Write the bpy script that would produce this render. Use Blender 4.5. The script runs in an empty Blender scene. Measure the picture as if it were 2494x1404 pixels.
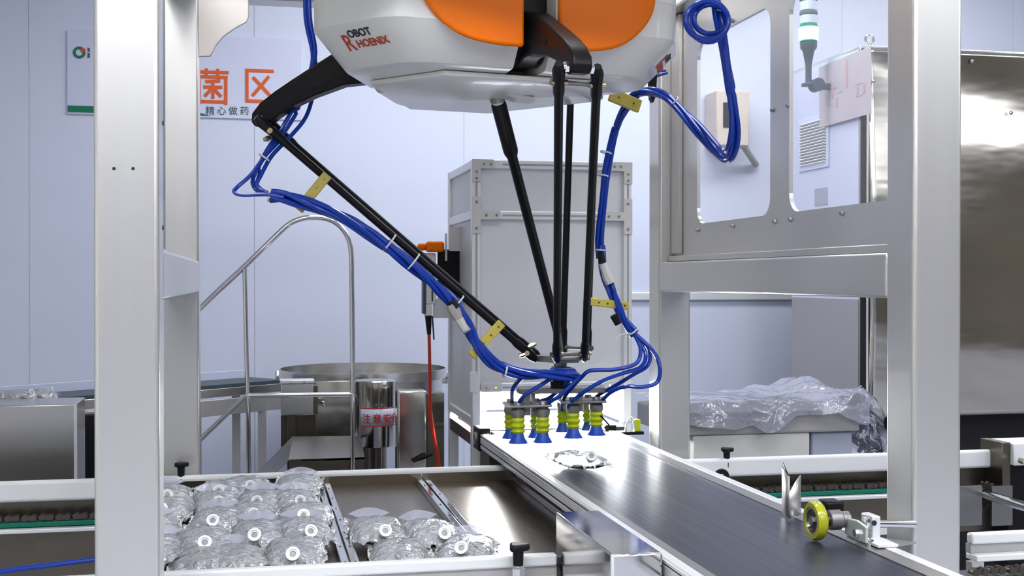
import bpy, bmesh, math, random
from mathutils import Vector, Matrix, Euler

# ------------------------------------------------------------------ camera, light, exposure
scene = bpy.context.scene
C = scene.collection
R = math.radians
random.seed(7)
FPX = 2950.0                       # focal length in pixels of the 2494 px wide frame
CAM = Vector((0.0, 0.0, 1.5))
cam_data = bpy.data.cameras.new('camera')
cam_data.sensor_width = 36.0
cam_data.lens = FPX / 2494.0 * 36.0
cam_data.clip_start = 0.05
cam = bpy.data.objects.new('camera', cam_data)
C.objects.link(cam)
cam.location = CAM
cam.rotation_euler = Euler((R(90 - 0.39), 0.0, R(-12.0)), 'XYZ')
scene.camera = cam
CROT = cam.rotation_euler.to_matrix()

world = bpy.data.worlds.new('world')
scene.world = world
world.use_nodes = True
world.node_tree.nodes['Background'].inputs[0].default_value = (0.80, 0.86, 1.0, 1)
world.node_tree.nodes['Background'].inputs[1].default_value = 0.3

scene.view_settings.view_transform = 'Standard'
scene.view_settings.look = 'None'
scene.view_settings.exposure = 0.0
scene.view_settings.gamma = 1.0
scene.view_settings.use_curve_mapping = False
cy = scene.cycles
cy.max_bounces = 5; cy.diffuse_bounces = 3; cy.glossy_bounces = 3; cy.transmission_bounces = 2; cy.transparent_max_bounces = 8
cy.use_adaptive_sampling = True; cy.adaptive_threshold = 0.08
cy.caustics_reflective = False; cy.caustics_refractive = False

CEIL_EMIT = 12.5        # ceiling panel luminance
CHAMBER_EMIT = 170.0    # light inside the inspection box

def at(px, py, X=None, Y=None, Z=None):
    """point of the place seen at photo position (px, py) on the plane X=, Y= or Z=..."""
    d = CROT @ Vector(((px - 1247.0) / FPX, (702.0 - py) / FPX, -1.0))
    if Y is not None: t = (Y - CAM.y) / d.y
    elif X is not None: t = (X - CAM.x) / d.x
    else: t = (Z - CAM.z) / d.z
    return CAM + d * t

# ------------------------------------------------------------------ materials
MATS = {}
def mat(name, col, metal=0.0, rough=0.5, brushed=None, mottle=0.0, mscale=6.0, bump=0.0, bscale=60.0,
        coat=0.0, emit=None, estr=0.0, trans=0.0, ior=1.45, alpha=1.0, rvar=0.0):
    m = bpy.data.materials.new(name); m.use_nodes = True
    nt = m.node_tree; b = nt.nodes['Principled BSDF']
    b.inputs['Base Color'].default_value = (*col, 1)
    b.inputs['Metallic'].default_value = metal
    b.inputs['Roughness'].default_value = rough
    b.inputs['IOR'].default_value = ior
    b.inputs['Coat Weight'].default_value = coat
    b.inputs['Coat Roughness'].default_value = 0.08
    b.inputs['Transmission Weight'].default_value = trans
    b.inputs['Alpha'].default_value = alpha
    if emit:
        b.inputs['Emission Color'].default_value = (*emit, 1)
        b.inputs['Emission Strength'].default_value = estr
    tc = nt.nodes.new('ShaderNodeTexCoord')
    if mottle > 0 or rvar > 0 or brushed:
        n = nt.nodes.new('ShaderNodeTexNoise'); n.inputs['Scale'].default_value = mscale
        n.inputs['Detail'].default_value = 4
        if brushed:
            mp = nt.nodes.new('ShaderNodeMapping')
            mp.inputs['Scale'].default_value = brushed
            nt.links.new(tc.outputs['Object'], mp.inputs[0]); nt.links.new(mp.outputs[0], n.inputs['Vector'])
        else:
            nt.links.new(tc.outputs['Object'], n.inputs['Vector'])
        if mottle > 0:
            mx = nt.nodes.new('ShaderNodeMix'); mx.data_type = 'RGBA'
            mx.inputs[6].default_value = (*[c * (1 - mottle) for c in col], 1)
            mx.inputs[7].default_value = (*[min(1, c * (1 + mottle)) for c in col], 1)
            nt.links.new(n.outputs['Fac'], mx.inputs[0]); nt.links.new(mx.outputs[2], b.inputs['Base Color'])
        if rvar > 0:
            mr = nt.nodes.new('ShaderNodeMapRange')
            mr.inputs['To Min'].default_value = max(0.02, rough - rvar); mr.inputs['To Max'].default_value = rough + rvar
            nt.links.new(n.outputs['Fac'], mr.inputs['Value']); nt.links.new(mr.outputs[0], b.inputs['Roughness'])
    if bump > 0:
        n2 = nt.nodes.new('ShaderNodeTexNoise'); n2.inputs['Scale'].default_value = bscale; n2.inputs['Detail'].default_value = 3
        bp = nt.nodes.new('ShaderNodeBump'); bp.inputs['Strength'].default_value = bump; bp.inputs['Distance'].default_value = 0.01
        if brushed:
            nt.links.new(mp.outputs[0], n2.inputs['Vector'])
        else:
            nt.links.new(tc.outputs['Object'], n2.inputs['Vector'])
        nt.links.new(n2.outputs['Fac'], bp.inputs['Height']); nt.links.new(bp.outputs[0], b.inputs['Normal'])
    MATS[name] = m
    return m

def film(name, tint, milk, gloss, rough, bscale, bstr, milkcol=(0.9, 0.92, 1.0)):
    """clear wrinkled plastic: transparent, a little milky, glossy on top"""
    m = bpy.data.materials.new(name); m.use_nodes = True
    nt = m.node_tree; nt.nodes.clear()
    out = nt.nodes.new('ShaderNodeOutputMaterial')
    tr = nt.nodes.new('ShaderNodeBsdfTransparent'); tr.inputs[0].default_value = (*tint, 1)
    df = nt.nodes.new('ShaderNodeBsdfDiffuse'); df.inputs[0].default_value = (*milkcol, 1)
    gl = nt.nodes.new('ShaderNodeBsdfGlossy'); gl.inputs['Roughness'].default_value = rough
    fr = nt.nodes.new('ShaderNodeFresnel'); fr.inputs[0].default_value = 1.5
    ad = nt.nodes.new('ShaderNodeMath'); ad.operation = 'ADD'; ad.inputs[1].default_value = gloss
    ad.use_clamp = True
    m1 = nt.nodes.new('ShaderNodeMixShader'); m1.inputs[0].default_value = milk
    m2 = nt.nodes.new('ShaderNodeMixShader')
    tc = nt.nodes.new('ShaderNodeTexCoord')
    nz = nt.nodes.new('ShaderNodeTexNoise'); nz.inputs['Scale'].default_value = bscale; nz.inputs['Detail'].default_value = 3
    nz.inputs['Distortion'].default_value = 1.2
    bp = nt.nodes.new('ShaderNodeBump'); bp.inputs['Strength'].default_value = bstr; bp.inputs['Distance'].default_value = 0.02
    L = nt.links.new
    L(tc.outputs['Object'], nz.inputs['Vector']); L(nz.outputs['Fac'], bp.inputs['Height'])
    L(bp.outputs[0], gl.inputs['Normal']); L(bp.outputs[0], fr.inputs['Normal']); L(bp.outputs[0], df.inputs['Normal'])
    L(tr.outputs[0], m1.inputs[1]); L(df.outputs[0], m1.inputs[2])
    L(fr.outputs[0], ad.inputs[0]); L(ad.outputs[0], m2.inputs[0])
    L(m1.outputs[0], m2.inputs[1]); L(gl.outputs[0], m2.inputs[2]); L(m2.outputs[0], out.inputs[0])
    MATS[name] = m
    return m

mat('wall_paint', (0.73, 0.785, 0.97), rough=0.38, mottle=0.015, mscale=1.2)
mat('wall_seam', (0.62, 0.675, 0.86), rough=0.5)
mat('ceiling_paint', (0.85, 0.87, 0.92), rough=0.6)
mat('wall_far', (0.31, 0.34, 0.43), rough=0.6, mottle=0.1, mscale=0.7)
mat('wall_side', (0.74, 0.71, 0.63), rough=0.5)
mat('wall_dark', (0.16, 0.14, 0.11), rough=0.6, mottle=0.3, mscale=0.6)
mat('floor_epoxy', (0.46, 0.48, 0.56), rough=0.3, mottle=0.05, mscale=2.0)
mat('steel_satin', (0.69, 0.68, 0.655), metal=0.72, rough=0.30, brushed=(1, 1, 0.03), mscale=60, rvar=0.03, mottle=0.012)
mat('steel_bright', (0.66, 0.645, 0.61), metal=1.0, rough=0.24, brushed=(0.04, 1, 1), mscale=25, rvar=0.06, bump=0.02, bscale=3)
mat('steel_wavy', (0.60, 0.575, 0.52), metal=1.0, rough=0.16, bump=0.55, bscale=2.2, brushed=(0.55, 0.55, 1.6), mscale=8, rvar=0.05)
mat('steel_mirror', (0.74, 0.73, 0.71), metal=1.0, rough=0.10, bump=0.05, bscale=4)
mat('steel_dark', (0.16, 0.14, 0.11), metal=1.0, rough=0.32, brushed=(0.05, 1, 1), mscale=20, rvar=0.08)
mat('aluminium', (0.88, 0.89, 0.90), metal=0.4, rough=0.34)
mat('aluminium_panel', (0.78, 0.79, 0.815), metal=0.25, rough=0.45, mottle=0.01)
mat('groove_black', (0.02, 0.02, 0.022), rough=0.6)
mat('chrome', (0.85, 0.85, 0.86), metal=1.0, rough=0.08)
mat('brass', (0.55, 0.47, 0.30), metal=1.0, rough=0.28)
mat('casing_white', (0.92, 0.91, 0.85), rough=0.32, coat=0.3)
mat('plate_grey', (0.70, 0.69, 0.67), rough=0.4)
mat('orange_gloss', (1.0, 0.20, 0.0), rough=0.25, coat=0.0, ior=1.28)
mat('steel_shade', (0.50, 0.47, 0.44), metal=0.8, rough=0.4)  # darker steel copy, the backlit gusset's shade put into its colour
mat('black_paint', (0.008, 0.007, 0.008), rough=0.36, ior=1.28)
mat('black_rubber', (0.008, 0.008, 0.009), rough=0.5, ior=1.3)
mat('carbon_black', (0.008, 0.007, 0.010), rough=0.28, ior=1.33, bump=0.05, bscale=300)
mat('hose_blue', (0.004, 0.05, 0.46), rough=0.2, coat=0.25)
mat('hose_red', (0.55, 0.03, 0.01), rough=0.35)
mat('tie_white', (0.80, 0.82, 0.84), rough=0.4)
mat('clamp_yellow', (0.66, 0.55, 0.10), rough=0.38, mottle=0.12, mscale=30)
mat('belt', (0.024, 0.026, 0.046), rough=0.32, brushed=(1, 0.02, 1), mscale=90, rvar=0.10)
mat('belt_teal', (0.055, 0.08, 0.10), rough=0.45)
mat('green_guide', (0.0, 0.16, 0.11), rough=0.4)
mat('plastic_white', (0.82, 0.83, 0.84), rough=0.33)
mat('chain_steel', (0.12, 0.10, 0.085), metal=0.9, rough=0.38)
mat('cup_yellow', (0.55, 0.66, 0.01), rough=0.4)
mat('cup_blue', (0.01, 0.08, 0.55), rough=0.4)
mat('gripper_grey', (0.30, 0.29, 0.29), metal=0.7, rough=0.4)
mat('wheel_yellow', (0.44, 0.46, 0.012), rough=0.2, coat=0.4)
mat('bracket_green', (0.62, 0.70, 0.64), metal=0.4, rough=0.35)
mat('sign_white', (0.70, 0.74, 0.95), rough=0.35)
mat('sign_orange', (0.78, 0.12, 0.02), rough=0.5)
mat('sign_red', (0.75, 0.06, 0.03), rough=0.5)
mat('sign_green', (0.0, 0.20, 0.10), rough=0.5)
mat('sign_dark', (0.07, 0.13, 0.12), rough=0.5)
mat('logo_red', (0.55, 0.07, 0.03), rough=0.5)
mat('ink_black', (0.03, 0.025, 0.025), rough=0.5)
mat('paper_film', (0.56, 0.50, 0.56), rough=0.45, mottle=0.06, mscale=9)
mat('ink_pale_red', (0.60, 0.40, 0.42), rough=0.6)
mat('vent_dark', (0.16, 0.17, 0.24), rough=0.6)
mat('steel_mid', (0.25, 0.245, 0.245), metal=0.9, rough=0.33)
mat('label_grey', (0.42, 0.45, 0.56), rough=0.5)
mat('cardboard', (0.70, 0.62, 0.56), rough=0.7, mottle=0.1, mscale=10)
mat('cover_grey', (0.42, 0.41, 0.42), rough=0.45)
mat('void_black', (0.006, 0.006, 0.008), rough=0.7)
mat('lamp_clear', (0.62, 0.74, 0.86), rough=0.15, coat=0.4)
mat('lamp_green', (0.0, 0.30, 0.16), rough=0.25)
mat('lamp_lit', (0.6, 1.0, 0.9), emit=(0.45, 1.0, 0.80), estr=6.0)
mat('lamp_dark', (0.10, 0.14, 0.17), rough=0.4)
mat('diffuser', (1, 1, 1), emit=(0.98, 0.99, 1.0), estr=CEIL_EMIT)
mat('chamber_lamp', (1, 1, 1), emit=(0.97, 0.99, 1.0), estr=CHAMBER_EMIT)
mat('chamber_teal', (0.10, 0.45, 0.50), rough=0.4)
mat('port_white', (0.88, 0.90, 0.93), rough=0.28, coat=0.2)
mat('glass', (0.95, 0.97, 1.0), rough=0.02, alpha=0.08)
film('bag_film', (0.93, 0.94, 0.97), 0.42, 0.16, 0.10, 30.0, 0.9, (0.93, 0.95, 0.99))
film('edge_film', (0.95, 0.96, 0.98), 0.70, 0.25, 0.15, 60.0, 0.9, (0.95, 0.96, 0.99))
film('tab_film', (0.9, 0.92, 0.98), 0.42, 0.05, 0.2, 12.0, 0.2, (0.80, 0.82, 0.95))
film('wrap_film', (0.92, 0.93, 0.97), 0.33, 0.10, 0.10, 9.0, 0.8, (0.75, 0.77, 0.95))

def perforated(name):
    """bronze-tinted perforated sheet of the trays: colour and fine relief only"""
    m = bpy.data.materials.new(name); m.use_nodes = True
    nt = m.node_tree; b = nt.nodes['Principled BSDF']; L = nt.links.new
    b.inputs['Metallic'].default_value = 1.0; b.inputs['Roughness'].default_value = 0.30
    tc = nt.nodes.new('ShaderNodeTexCoord')
    v = nt.nodes.new('ShaderNodeTexVoronoi'); v.inputs['Scale'].default_value = 130.0
    v.inputs['Randomness'].default_value = 0.0
    mr = nt.nodes.new('ShaderNodeMapRange')
    mr.inputs['From Min'].default_value = 0.28; mr.inputs['From Max'].default_value = 0.36
    mx = nt.nodes.new('ShaderNodeMix'); mx.data_type = 'RGBA'
    mx.inputs[6].default_value = (0.012, 0.009, 0.006, 1); mx.inputs[7].default_value = (0.17, 0.13, 0.09, 1)
    bp = nt.nodes.new('ShaderNodeBump'); bp.inputs['Strength'].default_value = 0.5; bp.inputs['Distance'].default_value = 0.003
    L(tc.outputs['Object'], v.inputs['Vector']); L(v.outputs['Distance'], mr.inputs['Value'])
    L(mr.outputs[0], mx.inputs[0]); L(mx.outputs[2], b.inputs['Base Color'])
    L(mr.outputs[0], bp.inputs['Height']); L(bp.outputs[0], b.inputs['Normal'])
    L(mr.outputs[0], b.inputs['Metallic'])
    MATS[name] = m
perforated('perforated')

# ------------------------------------------------------------------ mesh helpers
def basis(axis):
    a = Vector(axis).normalized()
    h = Vector((0, 0, 1)) if abs(a.z) < 0.9 else Vector((1, 0, 0))
    u = a.cross(h).normalized(); w = a.cross(u).normalized()
    return a, u, w

class MB:
    def __init__(s): s.v = []; s.f = []
    def add(s, vs, fs):
        o = len(s.v); s.v += [Vector(p) for p in vs]; s.f += [[i + o for i in f] for f in fs]; return s
    def box(s, lo, hi):
        x0, y0, z0 = lo; x1, y1, z1 = hi
        return s.add([(x0,y0,z0),(x1,y0,z0),(x1,y1,z0),(x0,y1,z0),(x0,y0,z1),(x1,y0,z1),(x1,y1,z1),(x0,y1,z1)],
                     [(0,3,2,1),(4,5,6,7),(0,1,5,4),(1,2,6,5),(2,3,7,6),(3,0,4,7)])
    def obox(s, c, half, rot):
        c = Vector(c); hx, hy, hz = half
        vs = [c + rot @ Vector((x*hx, y*hy, z*hz)) for z in (-1,1) for (x,y) in ((-1,-1),(1,-1),(1,1),(-1,1))]
        return s.add(vs, [(0,3,2,1),(4,5,6,7),(0,1,5,4),(1,2,6,5),(2,3,7,6),(3,0,4,7)])
    def bar(s, p0, p1, w, h, side=None):
        p0 = Vector(p0); p1 = Vector(p1); a = (p1 - p0).normalized()
        if side is None: side = a.cross(Vector((0,0,1))) if abs(a.z) < .95 else Vector((1,0,0))
        u = Vector(side); u = (u - a * u.dot(a)).normalized(); n = a.cross(u)
        rot = Matrix((u, a, n)).transposed()
        return s.obox((p0 + p1) / 2, (w/2, (p1-p0).length/2, h/2), rot)
    def cyl(s, p0, p1, r0, r1=None, n=16, caps=True):
        r1 = r0 if r1 is None else r1
        p0 = Vector(p0); p1 = Vector(p1); a, u, w = basis(p1 - p0)
        vs = []
        for p, r in ((p0, r0), (p1, r1)):
            for i in range(n):
                t = 2*math.pi*i/n; vs.append(p + (u*math.cos(t) + w*math.sin(t))*r)
        fs = [(i, n+i, n+(i+1)%n, (i+1)%n) for i in range(n)]
        if caps: fs += [tuple(range(n)), tuple(range(2*n-1, n-1, -1))]
        return s.add(vs, fs)
    def lathe(s, prof, origin, axis=(0,0,1), n=24, closed=False):
        o = Vector(origin); a, u, w = basis(axis); vs = []
        for r, h in prof:
            for i in range(n):
                t = 2*math.pi*i/n; vs.append(o + a*h + (u*math.cos(t) + w*math.sin(t))*max(r, 1e-5))
        k = len(prof); fs = []
        for j in range(k if closed else k-1):
            j2 = (j+1) % k
            for i in range(n): fs.append((j*n+i, j2*n+i, j2*n+(i+1)%n, j*n+(i+1)%n))
        if not closed:
            fs += [tuple(range(n)), tuple(range(k*n-1, (k-1)*n-1, -1))]
        return s.add(vs, fs)
    def tube(s, pts, r, n=8, closed=False):
        pts = [Vector(p) for p in pts]; m = len(pts); vs = []
        prev = None
        for i, p in enumerate(pts):
            if closed: t = pts[(i+1) % m] - pts[i-1]
            else: t = pts[min(i+1, m-1)] - pts[max(i-1, 0)]
            t.normalize()
            if prev is None: _, u, w = basis(t)
            else:
                u = prev - t*prev.dot(t); u.normalize(); w = t.cross(u)
            prev = u
            rr = r[i] if isinstance(r, (list, tuple)) else r
            for k in range(n):
                a = 2*math.pi*k/n; vs.append(p + (u*math.cos(a) + w*math.sin(a))*rr)
        fs = []
        for i in range(m if closed else m-1):
            j = (i+1) % m
            for k in range(n): fs.append((i*n+k, i*n+(k+1)%n, j*n+(k+1)%n, j*n+k))
        if not closed: fs += [tuple(range(n-1, -1, -1)), tuple(range((m-1)*n, m*n))]
        return s.add(vs, fs)
    def prism(s, poly, off):
        off = Vector(off); n = len(poly); a = [Vector(p) for p in poly]; b = [p + off for p in a]
        return s.add(a + b, [tuple(range(n-1, -1, -1)), tuple(range(n, 2*n))] + [(i, (i+1)%n, n+(i+1)%n, n+i) for i in range(n)])
    def grid(s, fn, nu, nv):
        vs = [fn(i/(nu-1), j/(nv-1)) for j in range(nv) for i in range(nu)]
        return s.add(vs, [(j*nu+i, j*nu+i+1, (j+1)*nu+i+1, (j+1)*nu+i) for j in range(nv-1) for i in range(nu-1)])
    def loft(s, rings, caps=True):
        n = len(rings[0]); vs = [p for r in rings for p in r]
        fs = [(j*n+i, j*n+(i+1)%n, (j+1)*n+(i+1)%n, (j+1)*n+i) for j in range(len(rings)-1) for i in range(n)]
        if caps: fs += [tuple(range(n-1, -1, -1)), tuple(range((len(rings)-1)*n, len(rings)*n))]
        return s.add(vs, fs)

WLOC = {}
def thing(name, label, cat, loc=(0,0,0), group=None, kind=None):
    o = bpy.data.objects.new(name, None); C.objects.link(o)
    o.empty_display_size = 0.05
    o.location = loc; WLOC[o.name] = Vector(loc)
    o['label'] = label; o['category'] = cat
    if group: o['group'] = group
    if kind: o['kind'] = kind
    return o

def mesh_of(name, mb, material, smooth=True, angle=35):
    me = bpy.data.meshes.new(name)
    me.from_pydata([tuple(p) for p in mb.v], [], mb.f)
    bm = bmesh.new(); bm.from_mesh(me)
    bmesh.ops.recalc_face_normals(bm, faces=bm.faces); bm.to_mesh(me); bm.free()
    me.materials.append(MATS[material])
    if smooth:
        me.polygons.foreach_set('use_smooth', [True]*len(me.polygons))
        me.set_sharp_from_angle(angle=R(angle))
    me.update()
    return me

def obj(name, mb, material, parent=None, smooth=True, bevel=0.0, seg=2, label=None, cat=None, group=None, kind=None, solid=0.0, sub=0):
    c = Vector((0,0,0))
    if mb.v:
        lo = Vector([min(p[i] for p in mb.v) for i in range(3)]); hi = Vector([max(p[i] for p in mb.v) for i in range(3)])
        c = (lo + hi) / 2
        mb.v = [p - c for p in mb.v]
    o = bpy.data.objects.new(name, mesh_of(name, mb, material, smooth))
    C.objects.link(o)
    WLOC[o.name] = c
    if parent is not None:
        o.parent = parent; o.location = c - WLOC[parent.name]
    else:
        o.location = c
    if solid:
        m = o.modifiers.new('solid', 'SOLIDIFY'); m.thickness = solid; m.offset = 0
    if sub:
        m = o.modifiers.new('sub', 'SUBSURF'); m.levels = sub; m.render_levels = sub
    if bevel:
        m = o.modifiers.new('bevel', 'BEVEL'); m.width = bevel; m.segments = seg; m.limit_method = 'ANGLE'
        m.angle_limit = R(40); m.harden_normals = False
    if label: o['label'] = label
    if cat: o['category'] = cat
    if group: o['group'] = group
    if kind: o['kind'] = kind
    return o

def struct(name, mb, material, **k):
    o = obj(name, mb, material, **k); 
    if o.parent is None: o['kind'] = 'structure'
    return o

def text(name, body, size, material, parent, origin, xdir, ydir, depth=0.002, bold=0.0, xs=1.0):
    """flat lettering as a mesh: origin = lower left corner of the line, xdir / ydir in world"""
    cu = bpy.data.curves.new(name, 'FONT'); cu.body = body; cu.size = size; cu.extrude = depth/2; cu.offset = bold
    cu.resolution_u = 3
    t = bpy.data.objects.new(name + '_tmp', cu); C.objects.link(t)
    bpy.context.view_layer.update()
    me = bpy.data.meshes.new_from_object(t.evaluated_get(bpy.context.evaluated_depsgraph_get()))
    bpy.data.objects.remove(t); bpy.data.curves.remove(cu)
    x = Vector(xdir).normalized(); y = Vector(ydir); y = (y - x*y.dot(x)).normalized(); z = x.cross(y)
    rot = Matrix((x, y, z)).transposed()
    for v in me.vertices: v.co = rot @ Vector((v.co.x*xs, v.co.y, v.co.z))
    me.materials.clear(); me.materials.append(MATS[material])
    me.name = name
    o = bpy.data.objects.new(name, me); C.objects.link(o)
    WLOC[o.name] = Vector(origin)
    o.parent = parent; o.location = Vector(origin) - WLOC[parent.name]
    return o

def spline(pts, k=6):
    pts = [Vector(p) for p in pts]; out = []
    n = len(pts)
    for i in range(n-1):
        p0 = pts[max(i-1,0)]; p1 = pts[i]; p2 = pts[i+1]; p3 = pts[min(i+2,n-1)]
        for j in range(k):
            t = j/k
            out.append(0.5*((2*p1) + (p2-p0)*t + (2*p0-5*p1+4*p2-p3)*t*t + (3*p1-p0-3*p2+p3)*t**3))
    out.append(pts[-1])
    return out

def copy_tree(root, loc, rot=None, label=None):
    r = root.copy(); C.objects.link(r); r.location = loc
    if rot is not None: r.rotation_euler = rot
    if label: r['label'] = label
    def rec(a, b):
        for ch in a.children:
            c = ch.copy(); C.objects.link(c); c.parent = b
            rec(ch, c)
    rec(root, r)
    return r

def same(o, name, loc, parent):
    """another piece with the same mesh"""
    c = o.copy(); c.name = name; C.objects.link(c); c.parent = parent
    c.location = Vector(loc) - WLOC[parent.name]
    return c

def lamp_face(o, axis, body='plastic_white'):
    """only the front face of a lamp gives off light; the rest is its housing"""
    o.data.materials.append(MATS[body])
    ax = Vector(axis)
    for p in o.data.polygons: p.material_index = 0 if p.normal.dot(ax) > .9 else 1

# ------------------------------------------------------------------ the room
RX0, RX1, RY0, RY1, RZ = -3.5, 9.0, -9.0, 7.0, 3.7
struct('floor', MB().box((RX0,RY0,-0.1),(RX1,RY1+.1,0)), 'floor_epoxy')
struct('ceiling', MB().box((RX0,RY0,RZ),(RX1,RY1+.1,RZ+0.1)), 'ceiling_paint')
struct('wall_left', MB().box((RX0-.1,RY0,0),(RX0,RY1+.1,RZ)), 'wall_side')
struct('wall_right', MB().box((RX1,RY0,0),(RX1+.1,RY1+.1,RZ)), 'wall_dark')
struct('wall_front', MB().box((RX0,RY0-.1,0),(RX1,RY0,RZ)), 'wall_far')
wb = struct('wall_back', MB().box((RX0,RY1+.02,0),(RX1,RY1+.1,RZ)), 'wall_seam')
xs = [RX0, -2.4, -1.2, 0.0, 1.2, 2.4, 3.6, 4.8, 6.0, 7.2, RX1]
for a, b in zip(xs[:-1], xs[1:]):
    obj('wall_panel', MB().box((a+.0008,RY1,0.0),(b-.0008,RY1+.02,RZ)), 'wall_paint', wb)
struct('trim_1', MB().box((1.35,RY1-.025,1.375),(RX1,RY1,1.425)), 'aluminium_panel', bevel=.006)

def ceiling_light(x, y, sx=1.2, sy=0.6):
    t = thing('ceiling_light', 'white recessed light panel in the ceiling over the machines', 'light', (x,y,RZ), 'ceiling light panels')
    fr = MB()
    for lo, hi in (((-sx/2-.03,-sy/2-.03),(sx/2+.03,-sy/2)),((-sx/2-.03,sy/2),(sx/2+.03,sy/2+.03)),
                   ((-sx/2-.03,-sy/2),(-sx/2,sy/2)),((sx/2,-sy/2),(sx/2+.03,sy/2))):
        fr.box((x+lo[0],y+lo[1],RZ-.03),(x+hi[0],y+hi[1],RZ-.0005))
    obj('frame', fr, 'aluminium', t)
    d_ = obj('diffuser', MB().box((x-sx/2,y-sy/2,RZ-.02),(x+sx/2,y+sy/2,RZ-.002)), 'diffuser', t)
    lamp_face(d_, (0,0,-1))
LIGHT_SPOTS = [(-1.2,-6.6),(2.6,-6.6)] + [(x, y) for y in (-4.0, -1.6, 0.6) for x in (-1.2, 0.5, 2.2, 4.2, 6.8)] + [(-0.35,0.6)] + [(0.8,3.4),(3.0,3.4),(6.0,2.6)]
for s in LIGHT_SPOTS: ceiling_light(*s)
for s in ((0.8,5.5),(2.4,5.7),(4.0,5.7)): ceiling_light(*s)

# sign on the back wall
def wp(px, py, dy=0.0): return at(px, py, Y=RY1-.012-dy)
sg = thing('wall_sign', 'long white wall sign with orange Chinese characters and green stripe behind the left post', 'sign', at(450,200,Y=RY1-.01))
p0 = wp(163,278); p1 = wp(735,96)
obj('sign_board', MB().box((p0.x,RY1-.012,p0.z),(p1.x,RY1,p1.z)), 'sign_white', sg, bevel=.003)
EX, EZ = Vector((1,0,0)), Vector((0,0,1))
def strokes(px0, py0, px1, py1, segs, wd):
    a = wp(px0, py1, .001); b = wp(px1, py0, .001); sx, sz = b.x-a.x, b.z-a.z; m = MB()
    for k, (x0, z0, x1, z1) in enumerate(segs):
        p = Vector((a.x+sx*x0/100, RY1-.0135-.0001*k, a.z+sz*z0/100)); q = Vector((a.x+sx*x1/100, RY1-.0135-.0001*k, a.z+sz*z1/100))
        m.bar(p, q, .002, wd*sx, Vector((0,1,0)))
    return obj('lettering', m, 'sign_orange', sg, smooth=False)
strokes(478,166,557,252,[(0,87,100,87),(31,79,31,97),(66,79,66,97),(3,74,97,74),(9,-2,9,78),(91,-2,91,78),(5,6,95,6),(28,61,74,64),(22,46,80,46),(51,14,51,62),(50,45,26,20),(51,45,77,20)],.105)
strokes(597,170,670,250,[(0,95,96,95),(6,0,6,100),(0,5,100,5),(26,76,84,22),(80,80,24,20)],.115)
for ch, px in (('精',500),('心',528),('做',556),('药',584)):
    a = wp(px,278,.001); text('lettering', ch, 0.052, 'sign_dark', sg, a, EX, EZ, .002, .0003, 1.0)
g0 = wp(165,273,.001); g1 = wp(480,257,.001); g2 = wp(512,282,.001)
gz = g0.z
obj('green_stripe', MB().prism([(g0.x,RY1-.013,gz),(g1.x+.02,RY1-.013,gz),(g2.x,RY1-.013,gz-.0),(g1.x-.05,RY1-.013,gz+.035),(g0.x,RY1-.013,gz+.036)],(0,-.002,0)), 'sign_green', sg, smooth=False)
lc = wp(193,128,.001)
ring = MB().lathe([(.018,0),(.033,0),(.033,.002),(.018,.002)], lc, (0,-1,0), 24, closed=True)
obj('emblem_ring', ring, 'sign_green', sg)
obj('emblem_dot', MB().cyl(lc+Vector((.02,-.001,.012)), lc+Vector((.02,-.004,.012)), .013), 'sign_red', sg)
for py0, py1 in ((117,126),(129,141)):
    a = wp(213,py1,.001); b = wp(219,py0,.001)
    obj('lettering', MB().box((a.x,RY1-.0145,a.z),(b.x,RY1-.0125,b.z)), 'sign_dark', sg)

# ------------------------------------------------------------------ gantry frame round the robot
LX0, LX1, RX_0, RX_1 = -.3034, -.1816, 1.4338, 1.5536
NY0, NY1, FY0, FY1 = 2.45, 2.57, 4.18, 4.30
BZ0, BZ1, TZ0, TZ1 = 1.457, 1.563, 2.45, 2.56
gf = thing('robot_gantry', 'tall satin steel square-tube gantry frame standing around the delta robot', 'frame', ((LX0+RX_1)/2, (NY0+FY1)/2, 0))
for x0, x1 in ((LX0,LX1),(RX_0,RX_1)):
    for y0, y1 in ((NY0,NY1),(FY0,FY1)):
        p = obj('post', MB().box((x0,y0,0.012),(x1,y1,TZ0+.11)), 'steel_satin', gf, bevel=.009, seg=3)
        obj('foot_plate', MB().box((x0-.03,y0-.03,0),(x1+.03,y1+.03,.012)), 'steel_satin', p)
        if x0 == LX0 and y0 == NY0:
            for px in (277.5, 324):
                h = at(px, 411, Y=NY0-.0005)
                obj('drilled_hole', MB().cyl(h, h+Vector((0,.004,0)), .0034, n=12), 'groove_black', p)
for x0, x1 in ((LX0+.01,LX1),(RX_0,RX_1-.01)):
    obj('side_beam', MB().box((x0,NY1,BZ0),(x1,FY0,BZ1)), 'steel_satin', gf, bevel=.008, seg=3)
    obj('top_beam', MB().box((x0,NY1,TZ0),(x1,FY0,TZ1)), 'steel_satin', gf, bevel=.008, seg=3)
for y0, y1 in ((NY0+.01,NY1),(FY0+.01,FY1)):
    obj('top_beam', MB().box((LX1,y0,TZ0),(RX_0,y1,TZ1)), 'steel_satin', gf, bevel=.008, seg=3)
for x in (0.28, 0.94):
    obj('robot_beam', MB().box((x,NY1,TZ1-.02),(x+.09,FY0+.01,TZ1+.09)), 'steel_satin', gf, bevel=.006)
gp = [(478,-60),(606,-60),(606,40),(600,54),(574,68),(546,88),(527,110),(517,130),(512,137),(478,138)]
obj('gusset', MB().prism([at(x,y,Y=4.200) for x,y in gp],(0,.012,0)), 'steel_shade', gf, smooth=False, bevel=.002)
gp2 = [(RX_0,TZ0),(RX_0-.30,TZ0),(RX_0-.30,TZ0-.04),(RX_0-.2,TZ0-.10),(RX_0-.1,TZ0-.24),(RX_0,TZ0-.26)]
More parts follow.
